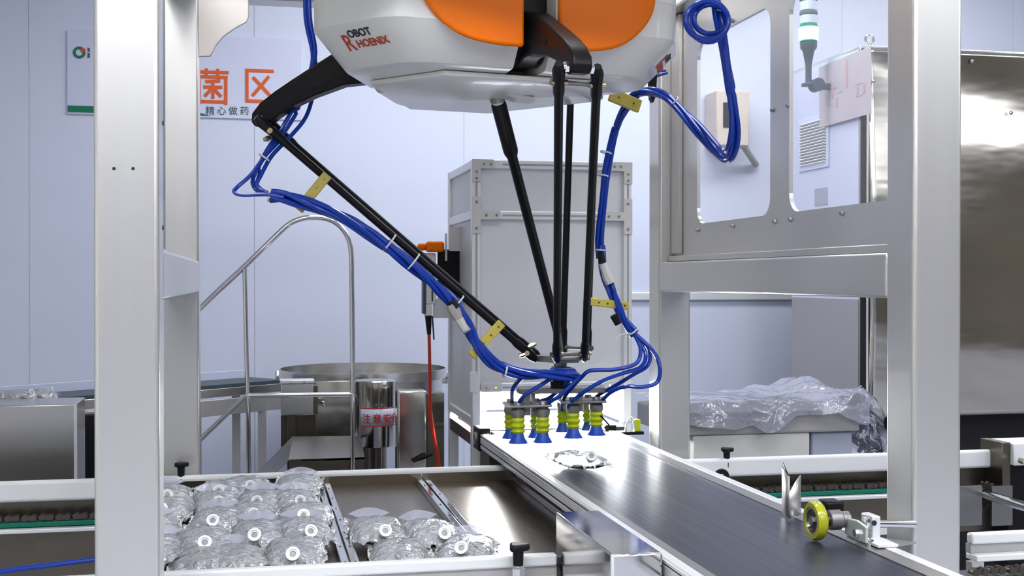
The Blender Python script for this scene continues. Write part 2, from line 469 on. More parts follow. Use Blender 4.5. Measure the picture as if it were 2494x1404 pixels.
st = obj('panel_strip', MB().box((-.196,2.571,BZ1+.002),(-.184,2.66,TZ0-.002)), 'steel_dark', gf)
for py in (300, 555):
    h = at(393.5, py, X=-.1835)
    obj('screw_head', MB().cyl(h, h+Vector((.004,0,0)), .005, n=10), 'groove_black', st)

# guard panel with two rounded windows on the right side of the frame
PX = 1.497
gd = thing('machine_guard', 'steel guard panel with two rounded clear windows between the right frame posts', 'panel', (PX,3.38,BZ1))
WINS = [(3.345,3.95),(2.60,3.215)]; WZ0, WZ1 = 1.692, 2.312
bm = bmesh.new()
def loop(pts):
    vs = [bm.verts.new(p) for p in pts]
    return [bm.edges.new((vs[i], vs[(i+1) % len(vs)])) for i in range(len(vs))]
def rrect(y0, y1, z0, z1, r, x, n=6):
    out = []
    for cy, cz, a0 in ((y1-r,z1-r,0),(y0+r,z1-r,90),(y0+r,z0+r,180),(y1-r,z0+r,270)):
        for i in range(n+1):
            a = R(a0 + 90*i/n); out.append((x, cy+r*math.cos(a), cz+r*math.sin(a)))
    return out
ed = loop([(PX,NY1+.003,BZ1+.002),(PX,FY0-.003,BZ1+.002),(PX,FY0-.003,TZ0-.002),(PX,NY1+.003,TZ0-.002)])
for y0, y1 in WINS: ed += loop(rrect(y0,y1,WZ0,WZ1,.055,PX))
bmesh.ops.triangle_fill(bm, edges=ed, use_beauty=True)
me = bpy.data.meshes.new('sheet'); bm.to_mesh(me); bm.free(); me.materials.append(MATS['steel_satin'])
sh = bpy.data.objects.new('sheet', me); C.objects.link(sh); sh.parent = gd; sh.location = -WLOC[gd.name]
WLOC['sheet'] = Vector((0,0,0))
m = sh.modifiers.new('solid','SOLIDIFY'); m.thickness = .012; m.offset = 0
for y0, y1 in WINS:
    obj('window_pane', MB().prism(rrect(y0-.002,y1+.002,WZ0-.002,WZ1+.002,.057,PX+.007),(.004,0,0)), 'glass', gd, smooth=False)
for lo, hi in (((NY1+.003,BZ1+.002),(FY0-.003,BZ1+.022)),):
    obj('lower_flange', MB().box((PX-.03,lo[0],lo[1]),(PX-.006,hi[0],hi[1])), 'steel_satin', gd, bevel=.003)
obj('side_flange', MB().box((PX-.02,FY0-.09,BZ1+.03),(PX-.006,FY0-.004,TZ0-.004)), 'steel_satin', gd, bevel=.003)
for px, py in ((1700,561),(1785,551),(1888,540),(1926,535),(2052,520),(1882,268),(1920,257),(1698,330),(1784,51)):
    h = at(px, py, X=PX-.0065)
    s = obj('screw', MB().cyl(h, h-Vector((.007,0,0)), .0075, .005, n=10), 'gripper_grey', gd)

# ------------------------------------------------------------------ belt conveyor
BZ = .93
CY0, CY1 = 1.35, 4.50
BX0, BX1 = .868, 1.258
cv = thing('belt_conveyor', 'dark blue-grey belt conveyor in aluminium side rails running into the lit box', 'conveyor', ((BX0+BX1)/2, 2.9, 0))
bm_ = MB()
prof = [(CY0, BZ-.004),(CY0, BZ)]
loopz = []
for i in range(9):
    a = R(90 + 180*i/8); loopz.append((CY0+.03*math.cos(a), BZ-.03+.03*math.sin(a)))
for i in range(9):
    a = R(270 + 180*i/8); loopz.append((CY1-.035+.03*math.cos(a), BZ-.03+.03*math.sin(a)))
bm_.prism([(BX0,y,z) for y,z in loopz], (BX1-BX0,0,0))
obj('belt', bm_, 'belt', cv)
def side_rail(xo, xi, s):
    """T-slot rail: body with a groove in the outer side and bright ribs"""
    r = obj('side_rail', MB().box((min(xo+s*.004,xi),CY0,.882),(max(xo+s*.004,xi),CY1-.13,BZ-.002)), 'aluminium', cv, bevel=.002)
    lo, hi = sorted((xo, xo+s*.006))
    for z0, z1 in ((.880,.893),(.899,.9215),(.925,.932)):
        obj('rail_rib', MB().box((lo,CY0,z0),(hi,CY1-.13,z1)), 'aluminium', r, bevel=.0012)
    for z0, z1 in ((.893,.899),(.9215,.925)):
        obj('rail_groove', MB().box(tuple([min(xo+s*.0025,xo+s*.005),CY0+.001,z0]),tuple([max(xo+s*.0025,xo+s*.005),CY1-.131,z1])), 'groove_black', r)
    a, b = sorted((xo+s*.006, xo+s*.030))
    obj('rail_top', MB().box((a,CY0,BZ-.003),(b,CY1-.13,BZ+.004)), 'aluminium', r, bevel=.0015)
    a, b = sorted((xo+s*.033, xi))
    obj('belt_guide', MB().box((a,CY0,BZ-.003),(b,CY1-.15,BZ+.002)), 'gripper_grey', r)
    return r
side_rail(.810, BX0-.003, 1)
side_rail(1.330, BX1+.003, -1)
for x0, x1 in ((.805,.850),(1.290,1.335)):
    e = obj('end_bearing', MB().box((x0,CY1-.12,.868),(x1,CY1-.01,.952)), 'black_paint', cv, bevel=.004)
    obj('bearing_ring', MB().lathe([(.010,0),(.024,0),(.024,.006),(.010,.006)], (x0-.006,CY1-.065,.91), (1,0,0), 20, closed=True), 'gripper_grey', e)
for x in (.822, 1.296):
    for y in (1.6, 4.32):
        obj('leg', MB().box((x,y,0),(x+.035,y+.035,.88)), 'aluminium', cv, bevel=.003)
obj('cross_plate', MB().box((.815,4.22,.80),(1.325,4.40,.874)), 'steel_dark', cv)
obj('return_belt', MB().box((BX0,CY0+.05,.846),(BX1,4.2,.851)), 'belt', cv)
# motor cover on the near left side
mx0, mx1 = .697, .803
my0, my1 = 2.32, 2.78
q = obj('motor_cover', MB().box((mx0,my0,.70),(mx1,my1,.950)), 'steel_mirror', cv, bevel=.004)
obj('cover_edge', MB().box((mx0-.002,my0-.002,.70),(mx0+.004,my0+.004,.951)), 'aluminium', q)
for y in (2.0, 2.15):
    obj('hex_bolt', MB().cyl((.80,y,.905),(.81,y,.905),.011,n=6), 'chrome', cv)

# ------------------------------------------------------------------ tray conveyor (guide rails, chains, knobs)
tz = .86
tc_ = thing('tray_conveyor', 'tray conveyor with white guide rails, drive chains and green chain guides crossing under the belt', 'conveyor', (.6,3.4,0))
def rail_bar(name, x0, x1, y0, y1, z0, z1, m, par, bev=.006):
    return obj(name, MB().box((x0,y0,z0),(x1,y1,z1)), m, par, bevel=bev, seg=3)
rr_ = rail_bar('guide_rail', -1.5, 2.79, 4.075, 4.105, .792, tz, 'plastic_white', tc_, .011)
rf1 = rail_bar('guide_rail', -.60, .69, 2.735, 2.762, .832, tz, 'plastic_white', tc_, .006)
rf2 = rail_bar('guide_rail', 1.765, 2.75, 2.735, 2.762, .832, tz, 'plastic_white', tc_, .006)
for x0, x1 in ((-.60,.69),(1.765,2.75)):
    rail_bar('rail_channel', x0, x1, 2.742, 2.765, .809, .832, 'cover_grey', tc_, .001)
    rail_bar('rail_ledge', x0, x1, 2.715, 2.765, .793, .809, 'plastic_white', tc_, .003)
    rail_bar('chain_guide', x0, x1, 2.715, 2.75, .738, .752, 'green_guide', tc_, .002)
    rail_bar('side_plate', x0, x1, 2.705, 2.715, .45, .735, 'steel_dark', tc_, .002)
rail_bar('chain_guide', -1.5, 2.45, 4.03, 4.07, .722, .737, 'green_guide', tc_, .002)
rail_bar('rail_edge', -1.5, 2.45, 4.00, 4.03, .708, .721, 'aluminium', tc_, .003)
rail_bar('side_plate', -1.5, 2.45, 4.005, 4.02, .42, .708, 'steel_dark', tc_, .002)
rail_bar('lower_rail', .9, 2.45, 3.96, 4.00, .585, .625, 'aluminium', tc_, .004)
rail_bar('back_plate', -1.5, 2.79, 4.11, 4.118, .55, .80, 'steel_dark', tc_, .001)
# chains: every link a piece
def link_mesh():
    m = MB()
    for y in (-.010, .010):
        pts = []
        for cx, a0 in ((.0165, -90), (-.0165, 90)):
            for i in range(5):
                a = R(a0 + 45*i); pts.append((cx+.0075*math.cos(a), y-.0015, .0075*math.sin(a)))
        m.prism(pts, (0,.003,0))
    for x in (-.0127, .0127): m.cyl((x,-.013,0),(x,.013,0),.0098,n=10)
    return m
chain_root = obj('chain_link', link_mesh(), 'chain_steel', tc_)
first = True
def chain(x0, x1, y, z):
    global first
    x = x0; k = 0
    while x < x1:
        loc = Vector((x, y + (.0025 if k % 2 else -.0025), z))
        if first: chain_root.location = loc - WLOC[tc_.name]; first = False
        else: same(chain_root, 'chain_link', loc, tc_)
        x += .0508; k += 1
chain(-1.0, -.13, 4.05, .749)
chain(.98, 2.42, 4.05, .749)
chain(1.78, 2.7, 2.733, .766)
# black star knobs
def knob(px, py_top, Y, z_foot, s=1.0):
    t = at(px, py_top, Y=Y)
    pts = []
    for i in range(30):
        a = 2*math.pi*i/30; rr = s*(.0225 + .0045*math.cos(3*a + .6)); pts.append((t.x+rr*math.cos(a), t.y+rr*math.sin(a), t.z-.016*s))
    k = obj('clamp_knob', MB().prism(pts, (0,0,.016*s)), 'black_rubber', tc_, bevel=.005*s)
    obj('knob_hub', MB().cyl((t.x,t.y,t.z-.05*s),(t.x,t.y,t.z-.015*s),.0115*s,.013*s), 'black_rubber', k)
    obj('stud', MB().cyl((t.x,t.y,z_foot),(t.x,t.y,t.z-.045*s),.006*s,n=10), 'chrome', k)
    obj('lock_nut', MB().cyl((t.x,t.y,t.z-.072*s),(t.x,t.y,t.z-.056*s),.017*s,n=6), 'chrome', k)
knob(441, 1126, 4.09, .84, .95)
knob(1262, 1325, 2.70, .74)
knob(1770, 1091, 4.09, .84, .95)
h = at(1757,1163,Y=3.98)
hw = obj('hand_wheel', MB().lathe([(.012,-.006),(.027,-.006),(.030,0),(.027,.006),(.012,.006)], h, (0,-1,0), 24, closed=True), 'black_rubber', tc_)
obj('wheel_shaft', MB().cyl(h, h+Vector((0,.05,0)), .008), 'chrome', hw)
rb = at(1180+600,1170,Y=3.99)
# joint block, bent bracket and cross shaft at the far right end
b0 = at(2462,1080,Y=4.0); b1 = at(2560,1130,Y=4.0)
jb = obj('joint_block', MB().box((b0.x,3.98,b1.z),(b1.x,4.14,b0.z)), 'plastic_white', tc_, bevel=.004)
obj('joint_strap', MB().box((b0.x-.035,4.0,b1.z-.12),(b0.x-.001,4.14,b0.z+.002)), 'steel_dark', tc_, bevel=.002)
obj('joint_post', MB().box((b0.x+.005,4.02,.42),(b1.x,4.12,b1.z-.001)), 'black_paint', tc_, bevel=.003)
n0 = at(2485,1122,Y=3.96)
obj('clamp_bolt', MB().cyl(n0, n0-Vector((.0,.03,0)), .012, n=6), 'chrome', jb)
c0 = at(2392,1203,Y=3.95); c1 = at(2540,1248,Y=3.25)
cs = obj('cross_shaft', MB().cyl(c0, c1, .0165), 'chrome', tc_)
obj('shaft_sleeve', MB().cyl(c0+Vector((0,.02,0)), c0+(c1-c0)*.06, .021), 'black_paint', cs)
s0 = at(2352,1186,Y=3.9); s1 = at(2392,1280,Y=3.9)
obj('bearing_plate', MB().box((s0.x-.12,3.90,s1.z),(s1.x,3.912,s0.z)), 'steel_mid', tc_)
s0 = at(2416,1186,Y=3.92); s1 = at(2466,1280,Y=3.92)
obj('bearing_plate', MB().box((s0.x,3.92,s1.z),(s1.x,3.932,s0.z)), 'steel_mid', tc_)
sp = at(2403,1185,Y=3.98)
teeth = []
for i in range(48):
    a = 2*math.pi*i/48; rr = .048 if (i//2) % 2 else .040
    teeth.append((sp.x+rr*math.cos(a), sp.y, sp.z-.03+rr*math.sin(a)))
obj('sprocket', MB().prism(teeth, (0,.012,0)), 'chain_steel', tc_, smooth=False)
for x in (-1.2, .3, 1.9, 2.6):
    for y in (2.73, 4.03): 
        if not (x < .1 and y < 3): obj('leg', MB().box((x,y,0),(x+.05,y+.04,.45)), 'steel_satin', tc_)

# ------------------------------------------------------------------ sterilizing trays
TY0, TY1, TFL = 2.79, 4.055, .812
def tray(x0, x1, label):
    t = thing('sterilizing_tray', label, 'tray', ((x0+x1)/2,(TY0+TY1)/2,TFL-.004), 'perforated trays on the conveyor')
    obj('perforated_floor', MB().box((x0+.004,TY0,TFL-.004),(x1-.004,TY1,TFL)), 'perforated', t)
    for x in (x0+.002, x1-.022):
        s = obj('rim_strip', MB().box((x,TY0,TFL),(x+.020,TY1,TFL+.022)), 'steel_mirror', t, bevel=.002)
        for k in range(7):
            y = TY0+.08+k*.17
            obj('rivet', MB().cyl((x+.010,y,TFL+.022),(x+.010,y,TFL+.0235),.003,n=8), 'steel_dark', s)
    obj('end_wall', MB().box((x0+.002,TY1,TFL-.004),(x1-.002,TY1+.004,TFL+.034)), 'steel_dark', t)
    obj('end_wall', MB().box((x0+.002,TY0-.004,TFL-.004),(x1-.002,TY0,TFL+.03)), 'steel_bright', t)
    return t
TW = .33
TRX = [-.44, -.11, .22, .55]
tray(-.335, TRX[0]+TW, 'bag-filled steel tray partly hidden behind the left frame post')
tray(TRX[1], TRX[1]+TW, 'fully loaded steel tray right of the left post, four rows of clear bags')
tray(TRX[2], TRX[2]+TW, 'perforated steel tray with a few bags only at its near end')
tray(TRX[3], TRX[3]+TW, 'empty dark perforated steel tray next to the belt conveyor')

# ------------------------------------------------------------------ inspection box at the far end of the belt
IX0, IX1, IY0, IY1 = .815, 1.455, 4.57, 5.17
IZ0, IZM, IZO, IZ1 = .937, 1.749, 1.085, 1.962
PW = .034
ib = thing('inspection_box', 'tall grey aluminium-framed inspection box with glaring light inside over the belt', 'cabinet', ((IX0+IX1)/2,(IY0+IY1)/2,IZ0))
def rail(x0,y0,z0,x1,y1,z1, bev=.004):
    return obj('frame_rail', MB().box((x0,y0,z0),(x1,y1,z1)), 'aluminium', ib, bevel=bev)
for x in (IX0, IX1-PW):
    for y in (IY0, IY1-PW):
        c = rail(x,y,IZ0,x+PW,y+PW,IZ1)
        if y == IY0:
            for z0, z1 in ((IZO+.05,IZM-.06),(IZM+.06,IZ1-.08)):
                obj('slot', MB().box((x+.013,y-.0006,z0),(x+.021,y+.001,z1)), 'cover_grey', c)
for z in (IZ1-PW, IZM-PW/2, IZO-PW/2):
    for y in (IY0, IY1-PW):
        c = rail(IX0+PW,y+.002,z,IX1-PW,y+PW-.002,z+PW)
        if y == IY0:
            obj('slot', MB().box((IX0+.12,y+.0012,z+.013),(IX1-.12,y+.004,z+.020)), 'cover_grey', c)
    if z > 1.2:
        for x in (IX0, IX1-PW): rail(x+.002,IY0+PW,z,x+PW-.002,IY1-PW,z+PW)
for x in (IX0, IX1-PW): rail(x+.002,IY0+PW,IZ0,x+PW-.002,IY1-PW,IZ0+PW)
def panel(x0,y0,z0,x1,y1,z1): return obj('side_panel', MB().box((x0,y0,z0),(x1,y1,z1)), 'aluminium_panel', ib)
for z0, z1 in ((IZO+PW/2,IZM-PW/2),(IZM+PW/2,IZ1-PW)):
    panel(IX0+PW,IY0+.012,z0,IX1-PW,IY0+.018,z1)
    panel(IX0+PW,IY1-.018,z0,IX1-PW,IY1-.012,z1)
for x in (IX0+.012, IX1-.018):
    panel(x,IY0+PW,IZ0+PW,x+.006,IY1-PW,IZM-PW/2)
    panel(x,IY0+PW,IZM+PW/2,x+.006,IY1-PW,IZ1-PW)
panel(IX0+PW,IY0+PW,IZ1-.012,IX1-PW,IY1-PW,IZ1-.004)
# corner brackets with screws
def bracket(x, z, dx, dz, w=.085):
    """L-shaped corner plate in front of the frame"""
    a, b = sorted((x, x+dx*w)); c, d = sorted((z, z+dz*PW))
    pl = MB().box((a,IY0-.004,c),(b,IY0-.0005,d))
    a2, b2 = sorted((x, x+dx*PW)); c2, d2 = sorted((z+dz*PW, z+dz*w)); pl.box((a2,IY0-.004,c2),(b2,IY0-.0005,d2))
    o = obj('corner_bracket', pl, 'plate_grey', ib)
    for sx, sz in ((w*.55,PW/2),(w*.85,PW/2),(PW/2,w*.55),(PW/2,w*.85)):
        p = Vector((x+dx*sx, IY0-.004, z+dz*sz))
        obj('screw_head', MB().cyl(p, p-Vector((0,.003,0)), .0045, n=8), 'gripper_grey', o)
bracket(IX0, IZ1, 1, -1); bracket(IX1, IZ1, -1, -1)
for x, dx in ((IX0,1),(IX1,-1)):
    a, b = sorted((x, x+dx*PW)); pl = MB().box((a,IY0-.004,IZM-.07),(b,IY0-.0005,IZM+.07))
    a, b = sorted((x+dx*PW, x+dx*.11)); pl.box((a,IY0-.004,IZM-PW/2),(b,IY0-.0005,IZM+PW/2))
    o = obj('tee_bracket', pl, 'plate_grey', ib)
    for sx, sz in ((PW/2,.05),(PW/2,-.05),(.055,0),(.095,0)):
        p = Vector((x+dx*sx, IY0-.004, IZM+sz)); obj('screw_head', MB().cyl(p, p-Vector((0,.003,0)), .0045, n=8), 'gripper_grey', o)
    a, b = sorted((x+dx*PW, x+dx*.115)); o = obj('corner_bracket', MB().box((a,IY0-.004,IZO-PW/2),(b,IY0-.0005,IZO+PW/2)), 'plate_grey', ib)
    for sx in (.055,.092):
        p = Vector((x+dx*sx, IY0-.004, IZO)); obj('screw_head', MB().cyl(p, p-Vector((0,.003,0)), .005, n=8), 'chrome', o)
hb = at(1152,925,Y=IY0-.006)
obj('hanger_plate', MB().box((hb.x-.012,IY0-.006,hb.z-.05),(hb.x+.016,IY0-.0008,hb.z+.03)), 'tie_white', ib, bevel=.004)
# inside: lit chamber
obj('leak_block_plate', MB().box((IX0+PW-.004,IY1-.043,IZ0+.002),(IX1-PW+.004,IY1-.036,IZO+.31)), 'aluminium_panel', ib)  # unseen opaque plate added to keep lamp light off the back wall
lamp_face(obj('added_glare_bar', MB().box((IX0+PW+.01,IY0+.036,IZO-.016),(IX1-PW-.01,IY0+.066,IZO-.002)), 'chamber_lamp', ib), (0,0,-1))  # bar lamp added to strengthen the glare on the belt
lamp_face(obj('chamber_lamp', MB().box((IX0+PW+.01,IY1-.06,IZ0+.03),(IX1-PW-.01,IY1-.045,IZO+.30)), 'chamber_lamp', ib), (0,-1,0))
lamp_face(obj('chamber_lamp', MB().box((IX0+PW+.02,IY0+.05,IZO+.02),(IX1-PW-.02,IY1-.1,IZO+.035)), 'chamber_lamp', ib), (0,0,-1))
obj('chamber_belt', MB().box((IX0+PW+.005,IY0-.058,BZ-.02),(IX1-PW-.005,IY1-.03,BZ-.001)), 'belt', ib)
def arch(px0, px1, py, h, Y, m):
    a = at(px0,py,Y=Y); b = at(px1,py,Y=Y)
    pts = [a + (b-a)*t + Vector((0,0,h*math.sin(math.pi*t))) for t in [i/10 for i in range(11)]]
    obj('dome_rim', MB().tube(pts, .010, 8), m, ib)
arch(1175, 1300, 975, .035, 4.85, 'cover_grey'); arch(1305, 1420, 975, .03, 4.85, 'cover_grey')
for px, py in ((1166,985),(1308,975)):
    q = at(px,py,Y=4.82); obj('camera_block', MB().prism([q, q+Vector((.045,0,-.012)), q+Vector((.03,0,-.03)), q+Vector((0,0,-.03))],(0,.03,0)), 'chamber_teal', ib, smooth=False)
# support legs
for x in (IX0, IX1-.04):
    obj('leg', MB().box((x+.002,IY1-.045,0),(x+.04,IY1-.005,IZ0)), 'aluminium', ib)
    obj('leg', MB().box((x+.002,IY0+.01,0),(x+.04,IY0+.05,IZ0)), 'aluminium', ib)
obj('base_plate', MB().box((IX0+.003,IY0+.03,.86),(IX1-.003,IY1-.03,.908)), 'steel_dark', ib)
# yellow and white sensor clip at the right foot of the box
sc_ = thing('photo_sensor', 'small bent white sensor bracket with yellow sensor on the far right belt rail', 'sensor', at(1545,1060,Y=4.45))
pts = [at(x,y,Y=4.34) for x,y in ((1522,1055),(1526,1035),(1534,1018),(1541,1022),(1546,1045),(1550,1056))]
obj('wire_bracket', MB().tube(spline(pts,4), .0045), 'aluminium', sc_)
a = at(1541,1027,Y=4.36); obj('sensor_body', MB().box((a.x,4.33,a.z-.04),(a.x+.022,4.36,a.z+.01)), 'cup_yellow', sc_, bevel=.003)
a = at(1532,1058,Y=4.34); obj('foot', MB().box((1.318,4.31,.934),(a.x+.05,4.36,a.z)), 'black_paint', sc_, bevel=.003)

# teach pendant hung on the left side of the box
tp = thing('teach_pendant', 'handheld control pendant with orange top hung on the left side of the inspection box', 'controller', at(1075,690,Y=4.95))
def pbox(name, px0, py0, px1, py1, Y, dep, m, par, bev=.003):
    a = at(px0,py1,Y=Y); b = at(px1,py0,Y=Y)
    return obj(name, MB().box((a.x,Y,a.z),(b.x,Y+dep,b.z)), m, par, bevel=bev)
pbox('white_sheet', 1094, 553, 1125, 612, 4.90, .002, 'plastic_white', tp, 0)
pbox('holder_back', 1066, 608, 1132, 745, 4.93, .012, 'black_paint', tp, .006)
t1 = pbox('grip_top', 1040, 588, 1083, 614, 4.86, .06, 'orange_gloss', tp, .010)
pbox('stop_button', 1018, 593, 1040, 610, 4.88, .035, 'orange_gloss', tp, .010)
pbox('body', 1037, 617, 1062, 742, 4.88, .05, 'plastic_white', tp, .005)
pbox('rubber_edge', 1031, 617, 1037, 765, 4.875, .055, 'belt_teal', tp, .002)
pbox('body_slot', 1051, 640, 1055, 735, 4.879, .004, 'belt_teal', tp, 0)
pbox('lower_body', 1036, 742, 1052, 770, 4.88, .05, 'plastic_white', tp, .004)
a = [at(x,y,Y=4.90) for x,y in ((1056,775),(1056,745),(1068,722),(1078,716),(1090,725),(1098,755),(1098,775))]
obj('cradle', MB().prism(a,(0,.03,0)), 'steel_satin', tp, smooth=False, bevel=.002)
obj('hook_strip', MB().box((at(1084,0,Y=4.92).x,4.92,at(0,632,Y=4.92).z),(at(1089,0,Y=4.92).x,4.93,at(0,560,Y=4.92).z)), 'tie_white', tp)
obj('strain_relief', MB().tube([at(1043,768,Y=4.9),at(1044,790,Y=4.9),at(1045,815,Y=4.9)],[.014,.012,.008]), 'black_rubber', tp)
obj('strap', MB().tube([at(1053,770,Y=4.9),at(1055,800,Y=4.9),at(1057,828,Y=4.9)],.003), 'black_rubber', tp)
cb = [at(x,y,Y=4.9) for x,y in ((1045,812),(1046,860),(1047,930),(1047,980),(1052,1030),(1060,1080),(1066,1110),(1071,1150),(1085,1210),(1085,1300))]
obj('cable', MB().tube(spline(cb,4), .0068), 'hose_red', tp)
cb = [at(x,y,Y=4.9) for x,y in ((1047,955),(1044,1000),(1050,1040),(1062,1100),(1068,1150))]
obj('cable', MB().tube(spline(cb,4), .005), 'hose_red', tp)

# ------------------------------------------------------------------ delta robot
RC = Vector((.64, 3.38, 0))
ARMS = (-80, 40, 160)
rob = thing('delta_robot', 'white and orange delta robot hanging overhead with three black arms and rod pairs', 'robot', (RC.x, RC.y, 2.62))
def pol(r, ang, z=0.0, t=0.0):
    a = R(ang); return Vector((RC.x + r*math.cos(a) - t*math.sin(a), RC.y + r*math.sin(a) + t*math.cos(a), z))
def ring(Rr, z, w=.045, dep=.17, rc=.05, hw=45):
    pts = []
    D = Rr*math.cos(R(hw))
    for phi in ARMS:
        for sgn in (-1, 1):
            ang = phi + sgn*hw
            v = pol(Rr, ang, z)
            if sgn == -1:   # previous vertex is the end of the former arm face
                pa, pb = pol(Rr, phi-120+hw, z), pol(D, phi, z, -w)
            else:
                pa, pb = pol(D, phi, z, w), pol(Rr, phi+120-hw, z)
            da = (pa-v).normalized()*rc; db = (pb-v).normalized()*rc
            arc = []
            for i in range(6):
                t = i/5; arc.append((v+da)*(1-t)**2 + v*2*t*(1-t) + (v+db)*t*t)
            if sgn == 1:
                pts += [pol(D,phi,z,-w), pol(D-dep,phi,z,-w), pol(D-dep,phi,z,w), pol(D,phi,z,w)]
                pts += arc
            else:
                pts += arc
    return pts
RB = .555
body = MB().loft([ring(.36,2.038,rc=.03,dep=.12), ring(.452,2.044,rc=.06), ring(.460,2.047,rc=.06), ring(RB,2.140,rc=.06), ring(RB,2.60,rc=.06)])
casing = obj('casing', body, 'casing_white', rob)
obj('casing_seam', MB().loft([ring(RB+.0006,2.232,rc=.06), ring(RB+.0006,2.2335,rc=.06)], caps=False), 'plate_grey', casing)
def hexring(Rr, z): return [pol(Rr, p+s*38, z) for p in ARMS for s in (-1,1)]
obj('lower_cover', MB().loft([hexring(.335,2.018), hexring(.352,2.026), hexring(.352,2.037)]), 'casing_white', rob, bevel=.003)
for phi in ARMS:
    a = RB*math.cos(R(45))
    pr = [pol(.21,phi,2.09,-.0445), pol(a-.055,phi,2.09,-.0445), pol(a-.055,phi,2.09,.0445), pol(.21,phi,2.09,.0445)]
    obj('motor_block', MB().prism(pr,(0,0,.5)), 'black_paint', rob, bevel=.004)
obj('mount_flange', MB().cyl((RC.x,RC.y,2.60),(RC.x,RC.y,2.655),.30,n=40), 'steel_dark', rob)
# orange covers, two to each arm
for phi in ARMS:
    D = RB*math.cos(R(45))
    for s in (-1, 1):
        out = [(.048,2.085),(.12,2.086),(.20,2.098),(.26,2.128),(.305,2.175),(.325,2.225),(.32,2.28),(.28,2.34),(.20,2.375),(.048,2.38)]
        if phi != -80: out = [(.048 + (t-.048)*.72, z + max(0, .075*(2.22-z)/.135)) for t, z in out]
        cv2 = spline([(t, z, 0) for t, z in out], 3)
        poly = [pol(D+.0008, phi, p.y, s*p.x) for p in cv2]
        off = pol(.016, phi) - pol(0, phi)
        o = obj('orange_cover', MB().prism(poly, off), 'orange_gloss', rob, bevel=.010, seg=3)
# lettering on the left chamfer and right chamfer
def face_frame(ang_mid, tloc, zc):
    lo = pol(.460*math.cos(R(15)), ang_mid, 2.047); hi = pol(RB*math.cos(R(15)), ang_mid, 2.140)
    up = (hi-lo).normalized(); xd = Vector((-math.sin(R(ang_mid)), math.cos(R(ang_mid)), 0))
    n = xd.cross(up).normalized()
    return lo, up, xd, n, (hi-lo).length
for am in (220, -20):
    lo, up, xd, n, L = face_frame(am, 0, 0)
    o = lo + up*(L*.60) + n*.002
    text('lettering', 'R', .068, 'logo_red', casing, lo + up*(L*.40) - xd*.054 + n*.0012, xd, up, .001, .0006, .8)
    text('lettering', 'OBOT', .030, 'ink_black', casing, lo + up*(L*.68) - xd*.026 + n*.0012, xd, up, .001, .0008, .95)
    text('lettering', 'HOENIX', .030, 'logo_red', casing, lo + up*(L*.44) - xd*.014 + n*.0012, xd, up, .001, .0008, .95)
# arms
top = [(.22,2.205),(.33,2.193),(.40,2.175),(.46,2.145),(.53,2.108),(.58,2.080),(.622,2.052),(.646,2.025),(.650,2.000)]
bot = [(.640,1.985),(.612,1.985),(.585,2.005),(.54,2.030),(.48,2.052),(.40,2.072),(.34,2.070),(.30,2.055),(.22,2.055)]
def arm(phi, rot, sc=1.0):
    piv = Vector((.28, 2.13))
    def rp(p):
        q = Vector(p) - piv; q.x *= sc; a = R(rot); return piv + Vector((q.x*math.cos(a)-q.y*math.sin(a), q.x*math.sin(a)+q.y*math.cos(a)))
    pr = [rp(p) for p in top + bot]
    poly = [pol(p.x, phi, p.y, -.026) for p in pr]
    a_ = obj('upper_arm', MB().prism(poly, pol(0,phi,0,.052)-pol(0,phi,0,0)), 'black_paint', rob, bevel=.006)
    hub0 = pol(piv.x, phi, piv.y, -.040); hub1 = pol(piv.x, phi, piv.y, .040)
    obj('arm_hub', MB().cyl(hub0, hub1, .072, n=28), 'black_paint', a_)
    inner = [rp(p) for p in ((.36,2.155),(.44,2.125),(.50,2.09),(.49,2.075),(.40,2.095),(.36,2.10))]
    obj('arm_pocket', MB().prism([pol(p.x,phi,p.y,-.0275) for p in inner], pol(0,phi,0,.055)-pol(0,phi,0,0)), 'black_rubber', a_, smooth=False)
    k = rp((.622, 2.000))
    return a_, pol(k.x, phi, k.y)
PC = Vector((.993, 3.90, 1.242))
def pj(phi, t): 
    a = R(phi); return PC + Vector((.082*math.cos(a) - t*math.sin(a), .082*math.sin(a) + t*math.cos(a), 0))
for phi, rot, sc in ((-80, 0, 1), (160, -6, 1.13), (40, 72, 1)):
    a_, knee = arm(phi, rot, sc)
    tv = Vector((-math.sin(R(phi)), math.cos(R(phi)), 0))
    obj('knee_axle', MB().cyl(knee - tv*.048, knee + tv*.048, .0075), 'chrome', a_)
    for s in (-1, 1):
        obj('axle_nut', MB().cyl(knee + tv*s*.027, knee + tv*s*.037, .014, n=6), 'chrome', a_)
    for s in (-1, 1):
        p0 = knee + tv*s*.050; p1 = pj(phi, s*.050)
        d = (p1-p0).normalized(); Lr = (p1-p0).length
        pts = [p0 - d*.010, p0 + d*.012, p0 + d*.045, p0 + d*.085, p0 + d*.10, p1 - d*.10, p1 - d*.085, p1 - d*.045, p1 - d*.012, p1 + d*.010]
        rd = obj('rod', MB().tube(pts, [.010,.0165,.0145,.0145,.0115,.0115,.0145,.0145,.0165,.010], 14), 'carbon_black', rob)
        for q, e in ((p0 + d*.052, 1), (p1 - d*.030, 1)):
            w = tv*s
            obj('brass_stud', MB().cyl(q - w*.021, q + w*.021, .0085, n=12), 'brass', rd)
    # spring bars tying the two rods together
    for frac in (.055, -.030):
        q0 = knee - tv*.05; q1 = pj(phi,-.05); d = (q1-q0)
        base = q0 + d.normalized()*.052 if frac > 0 else q1 - d.normalized()*.030
        obj('rod_tie_bar', MB().cyl(base, base + tv*.10, .006), 'gripper_grey', rob)
    pa = pj(phi, -.055); pb = pj(phi, .055)
    obj('joint_axle', MB().cyl(pa, pb, .007), 'gripper_grey', rob)
